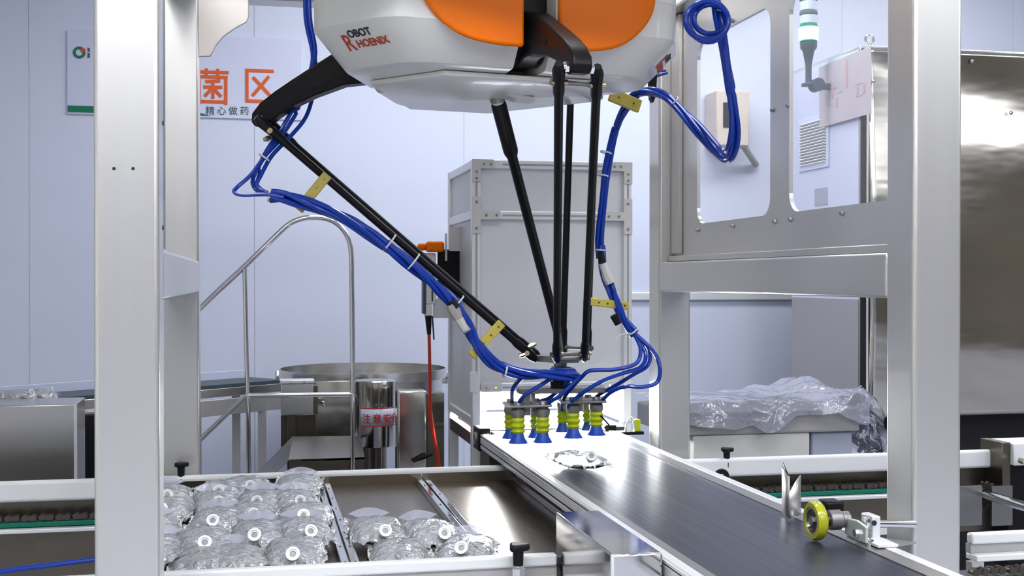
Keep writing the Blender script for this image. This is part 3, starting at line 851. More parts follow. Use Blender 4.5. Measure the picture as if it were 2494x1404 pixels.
# moving platform
pts = []
for phi in ARMS:
    for t in (-.034, .034):
        a = R(phi); pts.append(PC + Vector((.074*math.cos(a)-t*math.sin(a), .074*math.sin(a)+t*math.cos(a), -.014)))
obj('platform', MB().prism(pts, (0,0,.022)), 'gripper_grey', rob, bevel=.003)
obj('tool_flange', MB().lathe([(.030,-.065),(.030,-.03),(.022,-.028),(.022,-.014)], PC), 'gripper_grey', rob)
# telescopic centre shaft
s0 = Vector((.672, 3.40, 2.045)); s1 = PC + Vector((0,0,.05))
d = (s1-s0); L = d.length; d.normalize()
sh_ = obj('centre_shaft', MB().tube([s0+d*.045, s0+d*.05, s0+d*.205, s0+d*.215, s0+d*.23, s1-d*.05], [.019,.0225,.0225,.021,.0155,.0150], 18), 'carbon_black', rob)
obj('upper_joint', MB().cyl(s0+d*(-.02), s0+d*.046, .017, n=14), 'aluminium', sh_)
obj('joint_fork', MB().cyl(s0+Vector((0,0,.02)), s0+d*.04, .028, .022, n=16), 'gripper_grey', sh_)
obj('lower_joint', MB().cyl(s1-d*.055, s1-Vector((0,0,.045)), .013, n=12), 'gripper_grey', sh_)
q = s0 + Vector((.035,-.02,.0))
obj('joint_cover', MB().prism([at(x,y,Y=3.33) for x,y in ((1226,176),(1262,176),(1300,232),(1302,242),(1250,232),(1232,212))],(0,.05,0)), 'black_paint', rob, smooth=False, bevel=.004)
obj('cover_lip', MB().prism([at(x,y,Y=3.325) for x,y in ((1225,228),(1303,236),(1303,246),(1262,242))],(0,.06,0)), 'casing_white', rob, smooth=False)
bt = [at(x,y,Y=3.75) for x,y in ((1578,150),(1601,140),(1603,160),(1598,235),(1592,250),(1586,240),(1584,200))]
obj('cable_gland', MB().prism(bt,(0,.03,0)), 'black_paint', rob, smooth=False, bevel=.003)
# yellow hose clamps fixed to the rods
def clamp(x0, y0, Y0, x1, y1, Y1, w=.030, bolts=4):
    a = at(x0,y0,Y=Y0); b = at(x1,y1,Y=Y1); dd = (b-a).normalized()
    view = ((a+b)/2 - CAM).normalized(); side = dd.cross(Vector((0,-1,0))).normalized()
    k = obj('hose_clamp', MB().bar(a, b, w, .016, side), 'clamp_yellow', rob, bevel=.003)
    nn = dd.cross(side).normalized()
    if nn.y > 0: nn = -nn
    for i in range(bolts):
        p = a + (b-a)*((i+.5)/bolts) + nn*.008
        obj('clamp_bolt', MB().cyl(p, p+nn*.002, .0032, n=8), 'steel_dark', k)
clamp(797,427,3.60,727,512,3.58)
clamp(1222,787,3.80,1148,868,3.79)
clamp(1423,733,3.78,1528,746,3.84,.026,5)
clamp(1486,230,3.70,1558,260,3.72,.042,2)
for px, py in ((678,327),(651,338),(1294,843),(1272,866)):
    p = at(px,py,Y=3.62 if px < 900 else 3.86)
    obj('brass_spring_stud', MB().tube([p+Vector((-.012,0,-.004)), p, p+Vector((.016,0,.006))],[.005,.009,.005]), 'brass', rob)

# ------------------------------------------------------------------ suction gripper
gr = thing('suction_gripper', 'grey twin gripper head with eight yellow and blue suction cups above the belt', 'gripper', PC + Vector((0,0,-.07)))
GY = 3.90
def g(px, py, dY=0): return at(px, py, Y=GY + dY)
z_top = PC.z - .065
obj('centre_hub', MB().lathe([(.034,0),(.034,.02),(.026,.022),(.026,.035)], PC + Vector((0,0,-.10))), 'black_paint', gr)
a = g(1262, 925); b = g(1468, 940)
obj('cross_bar', MB().box((a.x,GY-.03,PC.z-.118),(b.x,GY+.03,PC.z-.100)), 'gripper_grey', gr, bevel=.003)
cols = []
for px0, px1, pyb in ((1274,1290,1012),(1292,1302,1012),(1405,1416,1002),(1416,1420,1002)):
    a = g(px0, pyb); b = g(px1, pyb)
    obj('column', MB().box((a.x,GY-.012,a.z),(b.x,GY+.012,PC.z-.118)), 'gripper_grey' if px1-px0 > 8 else 'steel_satin', gr, bevel=.001)
def cluster(pl, cups, fits):
    z = g(0, pl[0][1]).z
    o = obj('cup_plate', MB().prism([Vector((at(x,y,Y=Yq).x, Yq, z)) for x,y,Yq in pl],(0,0,.008)), 'gripper_grey', gr, smooth=False, bevel=.002)
    for i, (px, py, Yq, s) in enumerate(cups):
        lip = at(px, py, Y=Yq); zt = z
        hgt = zt - lip.z
        prof = [(.016,hgt*.72),(.020,hgt*.71),(.0235,hgt*.64),(.019,hgt*.56),(.0255,hgt*.48),(.019,hgt*.39),(.0235,hgt*.33),(.018,hgt*.27)]
        obj_stem = (hgt*.72)
        cu = obj('suction_cup', MB().lathe([(r*s,h) for r,h in prof], lip, n=20), 'cup_yellow', gr)
        obj('cup_lip', MB().lathe([(.018*s,hgt*.272),(.022*s,hgt*.15),(.033*s,0),(.031*s,0),(.014*s,hgt*.2)], lip, n=20), 'cup_blue', cu)
        obj('cup_stem', MB().lathe([(.021*s,hgt*.715),(.024*s,hgt*.80),(.024*s,hgt*.92),(.015,hgt),(.012,hgt+.018)], lip, n=16), 'gripper_grey', cu)
    for px, py, Yq in fits:
        p = at(px, py, Y=Yq)
        obj('push_fitting', MB().cyl((p.x,p.y,z+.008),(p.x,p.y,p.z+.004),.0085,n=10), 'chrome', o)
F1 = [(1243,1003,3.95),(1258,1008,3.87),(1314,1000,3.95),(1330,1006,3.87)]
F2 = [(1369,1000,3.97),(1386,1003,3.90),(1440,998,3.97),(1459,1001,3.90)]
cluster([(1232,1018,3.84),(1345,1018,3.84),(1340,1018,3.99),(1222,1018,3.99)],
        [(1243,1068,3.96,.9),(1262,1080,3.87,1.0),(1306,1066,3.96,.9),(1322,1078,3.87,1.0)], F1)
cluster([(1365,1012,3.86),(1478,1012,3.86),(1470,1012,4.02),(1350,1012,4.02)],
        [(1370,1052,3.98,.8),(1396,1067,3.90,1.0),(1432,1048,3.98,.8),(1452,1060,3.90,1.0)], F2)
pt = at(1430,985,Y=3.9)
obj('probe_arm', MB().tube([at(1440,985,Y=3.92),at(1465,1015,Y=3.88),at(1484,1037,Y=3.86),at(1472,1043,Y=3.86)],.0032), 'black_paint', gr)

# ------------------------------------------------------------------ blue air hoses
def P3(l): return [at(x,y,Y=Y) for x,y,Y in l]
hl = thing('hose_bundle', 'bundle of blue air hoses strapped along the left robot rods down to the gripper', 'hose', at(700,330,Y=3.6))
def hoses(par, path, n, spread, r, seed=0, tw=1.5):
    rnd = random.Random(seed); base = spline(P3(path), 5); m = len(base)
    for k in range(n):
        a0 = 2*math.pi*k/n + rnd.random(); pts = []
        for i, p in enumerate(base):
            t = (base[min(i+1,m-1)] - base[max(i-1,0)]).normalized()
            _, u, w = basis(t)
            ang = a0 + tw*2*math.pi*i/m
            s = spread*(0.9 + .25*math.sin(i*.35 + k*2))
            pts.append(p + (u*math.cos(ang) + w*math.sin(ang))*s)
        obj('hose', MB().tube(pts, r, 10), 'hose_blue', par)
main = [(745,-90,3.62),(750,40,3.62),(766,130,3.60),(752,190,3.60),(722,262,3.60),(690,320,3.60),(655,365,3.58),(630,412,3.56),(622,446,3.55),(640,466,3.54),(675,476,3.54)]
hoses(hl, main, 2, .0075, .0062, 1)
hoses(hl, [(750,-90,3.63),(755,60,3.63),(768,150,3.62),(764,220,3.62),(745,285,3.62),(705,335,3.60),(662,380,3.58),(634,430,3.55),(625,452,3.54),(650,470,3.53),(680,478,3.53)], 1, 0, .0062, 2)
hoses(hl, [(690,335,3.60),(650,375,3.57),(612,425,3.53),(578,456,3.51),(571,468,3.50),(590,475,3.50),(650,474,3.52),(690,481,3.53)], 1, 0, .0058, 3)
trunk = [(660,476,3.54),(700,482,3.55),(760,502,3.57),(830,530,3.61),(900,570,3.65),(960,612,3.68),(1015,655,3.71),(1065,700,3.74),(1102,738,3.76),(1130,782,3.77),(1150,822,3.78),(1178,862,3.78),(1215,892,3.79),(1270,908,3.79),(1340,912,3.80),(1400,915,3.82)]
hoses(hl, trunk, 4, .0125, .0084, 4, 2.0)
def tie(par, px, py, Y, ang, rad=.019):
    p = at(px,py,Y=Y); dirv = Vector((math.cos(R(ang)), 0, math.sin(R(ang))))
    obj('cable_tie', MB().lathe([(rad,-.0025),(rad+.002,-.0025),(rad+.002,.0025),(rad,.0025)], p, dirv, 18, closed=True), 'tie_white', par)
tie(hl, 655,474,3.54,-8,.020); tie(hl, 643,384,3.57,55,.016)
tie(hl, 948,592,3.68,-38,.030); tie(hl, 1006,638,3.71,-38,.030); tie(hl, 1112,738,3.77,-45,.030); tie(hl, 1230,905,3.79,-15,.020)
obj('quick_coupler', MB().tube([at(1098,742,Y=3.74),at(1108,760,Y=3.74),at(1122,786,Y=3.74),at(1138,808,Y=3.74)],[.017,.020,.012,.014]), 'cover_grey', hl)
obj('coupler_cap', MB().tube([at(1098,735,Y=3.74),at(1110,752,Y=3.74)],[.016,.018]), 'black_rubber', hl)
obj('coupler_end', MB().tube([at(1118,778,Y=3.73),at(1134,806,Y=3.73)],[.015,.012]), 'plate_grey', hl)
for (sx,sy,sY), mid, (fx,fy,fY) in (
        ((1280,905,3.80),(1250,945,3.86),F1[0]), ((1350,915,3.80),(1282,960,3.83),F1[1]),
        ((1400,905,3.84),(1345,965,3.90),F1[2]), ((1410,915,3.80),(1362,965,3.83),F1[3])):
    obj('hose', MB().tube(spline([at(sx-60,sy-3,Y=sY),at(sx,sy,Y=sY),at(mid[0],mid[1],Y=mid[2]),at(fx+4,fy-22,Y=fY),at(fx,fy,Y=fY)],6), .0068, 10), 'hose_blue', hl)

hr = thing('hose_bundle', 'blue air hoses coiled by the right guard window and running down the right rods', 'hose', at(1725,60,Y=3.3))
hrY = 3.25
sup = [(1735,-80,3.2),(1745,20,3.2),(1756,80,3.2),(1770,160,3.22),(1785,250,3.25),(1792,320,3.3),(1782,372,3.35),(1765,386,3.4),(1735,360,3.45),(1700,318,3.5),(1660,270,3.56),(1620,236,3.62),(1580,224,3.70),(1548,232,3.76),(1520,270,3.80),(1500,315,3.83),(1484,370,3.84),(1473,430,3.84),(1468,500,3.84),(1462,580,3.84),(1463,630,3.84)]
hoses(hr, sup, 3, .0092, .0076, 5, 1.2)
hoses(hr, [(1740,-80,3.22),(1750,30,3.2),(1762,110,3.2),(1772,180,3.22),(1782,280,3.26),(1778,340,3.3),(1765,370,3.36),(1740,345,3.42),(1700,300,3.5),(1650,258,3.58)], 1, 0, .0076, 6)
# the tied coil
for k, (rx, ry, ox, oy) in enumerate(((52,46,0,0),(47,50,3,2),(40,36,8,-3))):
    cpts = []
    for i in range(28):
        a = 2*math.pi*i/28
        cpts.append(at(1722+ox+rx*math.cos(a), 50+oy+ry*math.sin(a), Y=3.16+.012*k))
    obj('hose_coil', MB().tube(cpts, .0078, 10, closed=True), 'hose_blue', hr)
tie(hr, 1757,30,3.2,80,.02); tie(hr, 1641,247,3.59,140,.017); tie(hr, 1476,372,3.84,75,.018); tie(hr, 1468,428,3.84,80,.018); tie(hr, 1463,610,3.84,85,.018)
low = [(1463,600,3.84),(1470,650,3.83),(1484,700,3.82),(1502,745,3.82),(1522,785,3.82),(1545,815,3.82)]
hoses(hr, low, 4, .0100, .0076, 8, .8)
obj('quick_coupler', MB().tube([at(1468,642,Y=3.80),at(1474,660,Y=3.80),at(1480,676,Y=3.80),at(1487,690,Y=3.80)],[.013,.014,.018,.016]), 'plate_grey', hr)
obj('coupler_cap', MB().tube([at(1462,612,Y=3.80),at(1467,640,Y=3.80)],[.010,.013]), 'black_rubber', hr)
obj('coupler_cap', MB().tube([at(1494,768,Y=3.80),at(1506,790,Y=3.80)],[.013,.012]), 'black_rubber', hr)
tie(hr, 1540,808,3.82,-55,.021)
obj('tie_tail', MB().tube([at(1535,812,Y=3.8),at(1515,815,Y=3.8),at(1500,825,Y=3.8)],.0022,6), 'tie_white', hr)
for pl in ([(1545,815,3.82),(1560,850,3.80),(1550,885,3.78),(1500,900,3.78),(1440,903,3.80),(1418,918,3.82),(1380,960,3.88),(1369,985,3.95),(1369,1000,3.97)],
           [(1545,815,3.82),(1572,860,3.80),(1560,895,3.78),(1510,912,3.78),(1455,935,3.78),(1410,965,3.82),(1388,985,3.88),(1386,1003,3.90)],
           [(1545,812,3.84),(1580,850,3.84),(1578,890,3.82),(1540,915,3.82),(1490,945,3.86),(1455,965,3.92),(1444,985,3.96),(1440,998,3.97)],
           [(1545,812,3.82),(1590,855,3.78),(1607,895,3.76),(1600,932,3.76),(1565,943,3.76),(1525,942,3.78),(1490,955,3.83),(1466,978,3.88),(1459,1001,3.90)]):
    obj('hose', MB().tube(spline(P3(pl),6), .0068, 10), 'hose_blue', hr)
for pl in ([(1545,222,3.8),(1570,192,3.8),(1600,176,3.8),(1622,172,3.8)],[(1545,218,3.81),(1578,196,3.81),(1605,184,3.81),(1626,178,3.81)]):
    obj('thin_hose', MB().tube(spline(P3(pl),5), .004, 8), 'hose_blue', hr)

# ------------------------------------------------------------------ infusion bags
def bag_meshes(seed):
    rnd = random.Random(seed)
    W_, L_, T_ = .069, .118, .027
    ph = [rnd.uniform(0, 6.28) for _ in range(8)]
    nu, nv = 21, 25
    def hgt(u, v):
        e = max(0, 1-abs(u)**2.6)*max(0, 1-abs(v)**2.6)
        wr = .10*math.sin(9*u+ph[0]+2*v)*abs(v)**1.5 + .10*math.sin(11*v+ph[1]+3*u)*abs(u)**1.5 + .05*math.sin(17*u*v+ph[2])
        return T_*max(0, e**.6*(1+wr))
    def edge(u, v):
        return 1 + .05*math.sin(13*v+ph[3])*abs(u) , 1 + .05*math.sin(11*u+ph[4])*abs(v)
    top, vs, fs = MB(), [], []
    def P(i, j, s):
        u = -1.12 + 2.24*i/(nu-1); v = -1.12 + 2.24*j/(nv-1)
        ex, ey = edge(u, v); uu = max(-1, min(1, u)); vv = max(-1, min(1, v))
        h = hgt(uu, vv)
        rim = max(abs(u), abs(v))
        z = (T_*.75 + h) if s > 0 else (T_*.75 - h*.74)
        if rim > 1: z = T_*.75 + .004*math.sin(7*u+ph[5]) + .004*math.sin(8*v+ph[6]) + .002*math.sin(19*(u+v)+ph[7]) + s*.0005
        return Vector((u*W_*ex*(1-.13*abs(v)**4), v*L_*ey, z))
    def Q(i, j, s):
        u = -1 + 2*i/(nu-1); v = -1 + 2*j/(nv-1); h = hgt(u, v); ex, ey = edge(u, v)
        return Vector((u*W_*ex*(1-.13*abs(v)**4), v*L_*ey, T_*.75 + (h if s > 0 else -h*.74)))
    for s in (1, -1): top.grid(lambda a, b: Q(round(a*(nu-1)), round(b*(nv-1)), s), nu, nv)
    rim = MB(); n = 96
    def rp(k, t):
        a = 2*math.pi*k/n; c, s_ = math.cos(a), math.sin(a); q = 1/max(abs(c), abs(s_)); u, v = c*q, s_*q
        ex, ey = edge(u, v); g = 1 + t*.13*(1 + .35*math.sin(9*a+ph[5]))
        z = T_*.75 + t*(.005*math.sin(7*a+ph[6]) + .006*math.sin(13*a+ph[7]) + .004*math.sin(29*a+ph[2]))
        return Vector((u*W_*ex*(1-.13*abs(v)**4)*g, v*L_*ey*(1+(g-1)*.5), z))
    for k in range(n):
        rim.add([rp(k,0), rp(k+1,0), rp(k+1,.5), rp(k,.5), rp(k+1,1), rp(k,1)], [(0,1,2,3),(3,2,4,5)])
    return mesh_of('bag_skin', top, 'bag_film', angle=180), mesh_of('seal_edge', rim, 'edge_film', angle=180)
def tab_mesh(seed):
    rnd = random.Random(100+seed); pts = []
    n = 14
    up = [(-.056 + .112*i/n, .010 + .020*math.sin(math.pi*i/n)) for i in range(n+1)]
    dn = [(.056 - .112*i/n, .010 - .018*math.sin(math.pi*i/n)) for i in range(1, n)]
    m = MB().prism([(x, y, .0) for x, y in up+dn], (0,0,.0016))
    return mesh_of('header_tab', m, 'tab_film')
def port_meshes():
    cap = MB().lathe([(.0105,.0),(.0105,.022),(.0165,.022),(.0170,.025),(.0165,.029),(.0110,.029),(.0105,.026),(.0075,.026),(.0070,.018)], (0,0,0), (0,0,1), 22)
    sept = MB().lathe([(.0068,.018),(.0068,.0245),(.004,.0255)], (0,0,0), (0,0,1), 16)
    return mesh_of('port_cap', cap, 'port_white'), mesh_of('port_septum', sept, 'cover_grey')
BAGM = [bag_meshes(s) for s in range(5)]; TABM = [tab_mesh(s) for s in range(2)]; CAPM, SEPM = port_meshes()
def part_of(me, par, loc, rot):
    o = bpy.data.objects.new(me.name, me); C.objects.link(o); o.parent = par; o.location = loc; o.rotation_euler = rot
    return o
def bag(capx, capy, capz, label, k, yaw=0, tilt_=10, capyaw=0, group='clear infusion bags', port=True):
    """near end (with the port) at the cap position, body lying away from the camera"""
    c = at(capx, capy, Z=capz)
    rot = Euler((R(2.5 if tilt_ > 8.5 else 0), 0, R(yaw)), 'XYZ'); M3 = rot.to_matrix()
    c.y = max(c.y, 2.845)
    loc = c - M3 @ Vector((0,-.116,.048))
    t = thing('infusion_bag', label, 'bag', loc, group)
    t.rotation_euler = rot
    part_of(BAGM[k % 5][0], t, (0,0,0), (0,0,0)); part_of(BAGM[k % 5][1], t, (0,0,0), (0,0,0))
    if k % 3 != 1: part_of(TABM[k % 2], t, (random.uniform(-.01,.01), .100, .034), (R(40),0,R(random.uniform(-6,6))))
    if port:
        p = part_of(CAPM, t, (0,-.098,.036), (R(58),0,R(capyaw)))
        part_of(SEPM, p, (0,0,0), (0,0,0))
    return t
Z_ = .868
bag(407,1207,Z_,'clear bag at the tray back beside the left post, cap half in view',0,4,11)
bag(394,1240,Z_,'clear bag second from the back beside the left post',1,-3,11)
bag(372,1290,Z_,'clear bag third from the back, mostly behind the left post',2,5,11)
bag(352,1345,Z_,'nearest clear bag at the left post, only its right edge in view',3,-4,9)
bag(530,1196,Z_,'rearmost clear bag of the column nearest the left post',1,-4,11,8)
bag(534,1223,Z_,'clear bag second from the back, right of the left post',2,5,11,-6)
bag(517,1269,Z_,'clear bag with bluish back, third in the column right of the post',3,-6,11,5)
bag(500,1322,Z_,'clear bag fourth in the column right of the post, dark tray showing through',4,4,11,-4)
bag(478,1392,Z_-.006,'nearest bag of the column right of the post, cut off by the front rail',0,-5,8,0,port=False)
bag(609,1184,Z_+.002,'rearmost bluish clear bag in the middle column of the full tray',4,6,11)
bag(626,1222,Z_,'clear bag second from the back in the middle column, cap half covered',0,-5,11)
bag(616,1253,Z_,'clear bag third from the back in the middle column of the full tray',1,3,11,6)
bag(622,1304,Z_,'clear bag with tall upright cap in the middle column of the full tray',2,-3,11,-5)
bag(590,1375,Z_-.006,'nearest milky bag of the middle column lying against the front rail',3,8,8,0,port=False)
bag(722,1180,Z_,'rearmost bluish bag of the right column without visible cap',2,-5,11,0,port=False)
bag(729,1221,Z_,'clear bag second from the back in the right column by the tray rim',3,5,11,5)
bag(738,1256,Z_,'clear bag with lavender film, third in the right column by the tray rim',4,-4,11,4)
bag(754,1295,Z_,'clear bag in the right column overlapping the steel tray rim',0,6,11,7)
bag(716,1357,Z_-.004,'nearest bag of the right column with a large cap at the front rail',1,-3,9,-4)
bag(936,1294,Z_-.002,'clear bag at the left of the sparsely filled tray, cap upright',2,3,10,5)
bag(985,1372,Z_-.010,'bluish bag lying in front in the sparsely filled tray, cap hidden',4,-8,8,0,port=False)
bag(1083,1300,Z_-.002,'clear bag at the right of the sparsely filled tray, under the divider',0,9,10,-4)
bag(1129,1337,Z_-.008,'near right bag in the sparsely filled tray with its cap toward the rail',3,-14,8,-10)
bag(1443,1112,BZ+.0485,'single glaring bag lying on the conveyor belt below the suction cups',1,6,3,-12)

# ------------------------------------------------------------------ press wheel on the right belt rail
wc = Vector((1.195, 2.44, .975))
pw = thing('press_wheel', 'yellow-green press wheel on a bracket over the right edge of the belt', 'wheel', (1.26,2.44,BZ))
AX = Vector((1,0,0))
obj('tyre', MB().lathe([(.030,-.011),(.039,-.011),(.0425,-.006),(.0430,0),(.0425,.006),(.039,.011),(.030,.011)], wc, AX, 40, closed=True), 'wheel_yellow', pw)
hub = obj('wheel_hub', MB().lathe([(.0295,-.007),(.0295,.012),(.012,.014),(.012,.034)], wc, AX, 32), 'steel_dark', pw)
obj('hub_ring', MB().lathe([(.025,-.0095),(.0297,-.0095),(.0297,.009),(.025,.009)], wc, AX, 32, closed=True), 'chrome', hub)
obj('axle_nut', MB().cyl(wc-AX*.012, wc-AX*.006, .010, n=6), 'gripper_grey', hub)
mt = wc + AX*.030
obj('motor', MB().lathe([(.021,0),(.022,.004),(.022,.026),(.018,.030),(.018,.046)], mt, AX, 28), 'gripper_grey', pw)
obj('motor_cap', MB().box((1.226,2.452,.985),(1.27,2.50,1.012)), 'black_paint', pw, bevel=.006)
a = [at(x,y,X=1.262) for x,y in ((2060,1262),(2085,1268),(2108,1285),(2108,1325),(2085,1318),(2056,1300))]
bp_ = obj('arm_plate', MB().prism(a, (.007,0,0)), 'bracket_green', pw, smooth=False, bevel=.002)
h = at(2089,1299,X=1.262); obj('plate_bolt', MB().cyl(h-AX*.008, h, .009, n=6), 'chrome', bp_)
obj('pivot_rod', MB().cyl((1.269,2.41,.958),(1.300,2.41,.958),.014), 'chrome', pw)
blk = obj('clamp_block', MB().box((1.300,2.385,.932),(1.320,2.435,.990)), 'aluminium', pw, bevel=.003)
obj('block_hole', MB().cyl((1.304,2.384,.976),(1.304,2.3855,.976),.006), 'groove_black', blk)
obj('cross_rod', MB().cyl((1.318,2.415,.968),(1.4338,2.445,.956),.0085), 'chrome', pw)
for px, py in ((2110,1270),(2118,1322)):
    p = at(px,py,X=1.285); obj('set_screw', MB().lathe([(.005,-.012),(.009,-.008),(.010,0),(.008,.007),(.004,.010)], p, (0,0,1), 14), 'chrome', pw)
obj('base_foot', MB().box((1.283,2.33,.9345),(1.330,2.47,.941)), 'plastic_white', pw, bevel=.001)
tri = [(1.332,2.44,.930),(1.332,2.35,.930),(1.395,2.37,.930)]
obj('gusset_plate', MB().prism(tri,(0,0,.004)), 'steel_bright', pw, smooth=False)
# bent guide plate
gp_ = thing('guide_plate', 'bent steel guide plate standing upright on the right belt rail', 'plate', (1.262,2.72,BZ))
zt, zb = 1.055, .936
k0 = at(1905,1160,Y=2.73); k1 = at(1922,1170,Y=2.66); k2 = at(1950,1170,Y=2.69)
obj('sheet', MB().add([(k0.x,2.73,zb),(k1.x,2.66,zb),(k1.x,2.66,1.035),(k0.x,2.73,1.045)],[(0,1,2,3)]), 'steel_satin', gp_, solid=.002)
obj('sheet_flange', MB().add([(k1.x,2.66,zb),(k2.x,2.69,zb),(k2.x,2.69,1.032),(k1.x+.022,2.675,1.018),(k1.x,2.66,.995)],[(0,1,2,3,4)]), 'steel_satin', gp_, solid=.002)
obj('top_flange', MB().add([(k1.x-.001,2.66,1.036),(k1.x+.003,2.70,1.062),(k0.x+.002,2.73,1.046)],[(0,1,2)]), 'steel_dark', gp_, solid=.002)
obj('foot_bolt', MB().cyl((k1.x+.012,2.665,zb),(k1.x+.012,2.665,zb+.006),.007,n=6), 'chrome', gp_)

# ------------------------------------------------------------------ stair railing behind
RYs = 5.25
sr = thing('stair_railing', 'round stainless tube stair handrail behind the trays left of the inspection box', 'railing', at(600,1150,Y=RYs))
pts = [(250,975),(340,890),(440,795),(487,752),(540,701),(595,650),(640,606),(690,558),(715,540),(745,531),(785,531),(815,541),(838,562),(851,590),(856,625),(857,700),(858,800),(859,958)]
obj('handrail', MB().tube(spline([at(x,y,Y=RYs) for x,y in pts],4), .0115, 12), 'steel_mirror', sr)
obj('baluster', MB().tube([at(596,652,Y=RYs),at(600,850,Y=RYs),at(604,1000,Y=RYs),at(606,1155,Y=RYs),at(606,1230,Y=RYs)], .010, 12), 'steel_mirror', sr)
obj('lower_rail', MB().tube([at(600,964,Y=RYs),at(859,961,Y=RYs)], .010, 12), 'steel_mirror', sr)
obj('lower_rail', MB().tube([at(250,1290,Y=RYs),at(440,1112,Y=RYs),at(487,1072,Y=RYs),at(600,964,Y=RYs)], .010, 12), 'steel_mirror', sr)
q = at(606,1230,Y=RYs); obj('stair_post', MB().box((q.x-.02,RYs-.02,0),(q.x+.02,RYs+.02,q.z)), 'steel_dark', sr)
q = at(252,974,Y=RYs); obj('stair_post', MB().cyl((q.x,RYs,0),(q.x,RYs,q.z),.010), 'steel_mirror', sr)
q = at(859,960,Y=RYs); obj('stair_post', MB().cyl((q.x,RYs,0),(q.x,RYs,q.z),.010), 'steel_mirror', sr)

# ------------------------------------------------------------------ feed line in the background
# long slanting feed conveyor coming from the left
fc = thing('feed_conveyor', 'narrow dark-belted feed conveyor with steel sides running along the back left', 'conveyor', at(400,1100,Y=5.6))
A0 = at(-120,982,Y=5.0); A1 = at(690,944,Y=6.0)
A0.z = A1.z = (A0.z + A1.z)/2
dx = (A1-A0).normalized(); sd = Vector((-dx.y, dx.x, 0))
def fbar(name, off, w, z0, z1, m, s0=0.0, s1=1.0, bev=.002):
    p = A0 + (A1-A0)*s0 + sd*off; q = A0 + (A1-A0)*s1 + sd*off; zc = (z0+z1)/2
    return obj(name, MB().bar((p.x,p.y,A0.z+zc),(q.x,q.y,A0.z+zc), w, z1-z0), m, fc, bevel=bev)
fbar('belt', .13, .24, -.012, .012, 'belt_teal')
fbar('side_guard', .0, .012, -.045, -.005, 'steel_bright')
fbar('side_guard', .0, .012, -.13, -.055, 'steel_satin', .30)
fbar('back_guard', .262, .012, -.05, .05, 'wall_seam')
for s in (.62, .70, .93):
    p = A0 + (A1-A0)*s
    for off in (.02, .22):
        z = p + sd*off
        obj('leg', MB().box((z.x-.02,z.y-.02,0),(z.x+.02,z.y+.02,A0.z-.06)), 'steel_dark' if s < .9 else 'steel_satin', fc)
lb = thing('steel_cabinet', 'low stainless steel cabinet at the left picture edge under the feed belt', 'cabinet', at(90,1160,Y=4.75))
q0 = at(-90,1000,Y=4.75); q1 = at(183,985,Y=4.75)
obj('body', MB().box((q0.x,4.75,.08),(q1.x,5.02,q1.z)), 'steel_bright', lb, bevel=.004)
obj('corner_strip', MB().box((q1.x-.004,4.745,.08),(q1.x+.006,4.755,q1.z)), 'aluminium', lb)
for x in (q0.x+.03, q1.x-.07): obj('leg', MB().box((x,4.78,0),(x+.04,4.82,.08)), 'steel_dark', lb)
# bags heaped on that belt at the left edge
for k, (px, py, Yb) in enumerate(((18,972,5.12),(62,970,5.16))):
    c = at(px,py,Y=Yb); t = thing('infusion_bag', ('blurred clear bag at the left picture edge on the feed belt','blurred clear bag on the feed belt, second from the left edge')[k], 'bag', (c.x,c.y,A0.z+.012), 'clear infusion bags')
    t.rotation_euler = (0,0,R(70+30*k)); part_of(BAGM[k][0], t, (0,0,0), (0,0,0)); part_of(BAGM[k][1], t, (0,0,0), (0,0,0))
    p = part_of(CAPM, t, (0,-.08,.03), (R(70),0,0)); part_of(SEPM, p, (0,0,0), (0,0,0))

# round transfer table with steel aprons
tt = thing('transfer_table', 'round stainless transfer table with rim behind the stair railing', 'table', at(890,1100,Y=6.15))
tcn = at(885,915,Y=6.32); zt = at(885,912,Y=6.1).z
obj('table_rim', MB().lathe([(.425,0),(.432,0),(.432,.045),(.425,.045)], (tcn.x,tcn.y,zt-.03), (0,0,1), 56, closed=True), 'steel_bright', tt)
obj('table_top', MB().lathe([(.02,-.006),(.425,-.006),(.425,0),(.02,0)], (tcn.x,tcn.y,zt-.025), (0,0,1), 56), 'steel_mirror', tt)
obj('table_skirt', MB().lathe([(.40,-.10),(.41,-.10),(.41,-.006),(.40,-.006)], (tcn.x,tcn.y,zt-.03), (0,0,1), 56, closed=True), 'steel_bright', tt)
obj('table_column', MB().cyl((tcn.x,tcn.y,0),(tcn.x,tcn.y,zt-.04),.12,n=32), 'steel_dark', tt)
bt_ = thing('back_guard_rail', 'long curved steel guard band along the wall behind the transfer table', 'guard', at(880,905,Y=6.75))
pts = [at(x,y,Y=Yq) for x,y,Yq in ((672,920,6.60),(760,912,6.76),(870,910,6.84),(980,914,6.86),(1090,920,6.82))]
cpts = spline(pts,5); gm = MB()
gm.grid(lambda u, v: cpts[round(u*(len(cpts)-1))] + Vector((0,0,(v-.5)*.07)), len(cpts), 2)
obj('band', gm, 'steel_bright', bt_, solid=.01)
for i in (3, 17):
    p = cpts[i]; obj('stay', MB().box((p.x-.012,p.y+.006,0),(p.x+.012,p.y+.03,p.z+.02)), 'steel_dark', bt_)
dr = thing('steel_drum', 'round stainless drum with a red and white warning notice behind the railing', 'drum', at(915,1090,Y=5.66))
dc = at(914,1000,Y=5.66); zt_, zb_ = at(914,930,Y=5.57).z, at(914,1092,Y=5.57).z
obj('drum_body', MB().lathe([(.002,zb_),(.092,zb_),(.094,zb_+.004),(.094,zt_-.004),(.090,zt_),(.002,zt_)], (dc.x,dc.y,0), (0,0,1), 40), 'steel_wavy', dr)
obj('drum_stand', MB().cyl((dc.x,dc.y,0),(dc.x,dc.y,zb_),.03), 'steel_dark', dr)
s0, s1 = at(878,1042,Y=5.56), at(965,994,Y=5.56)
sn = MB()
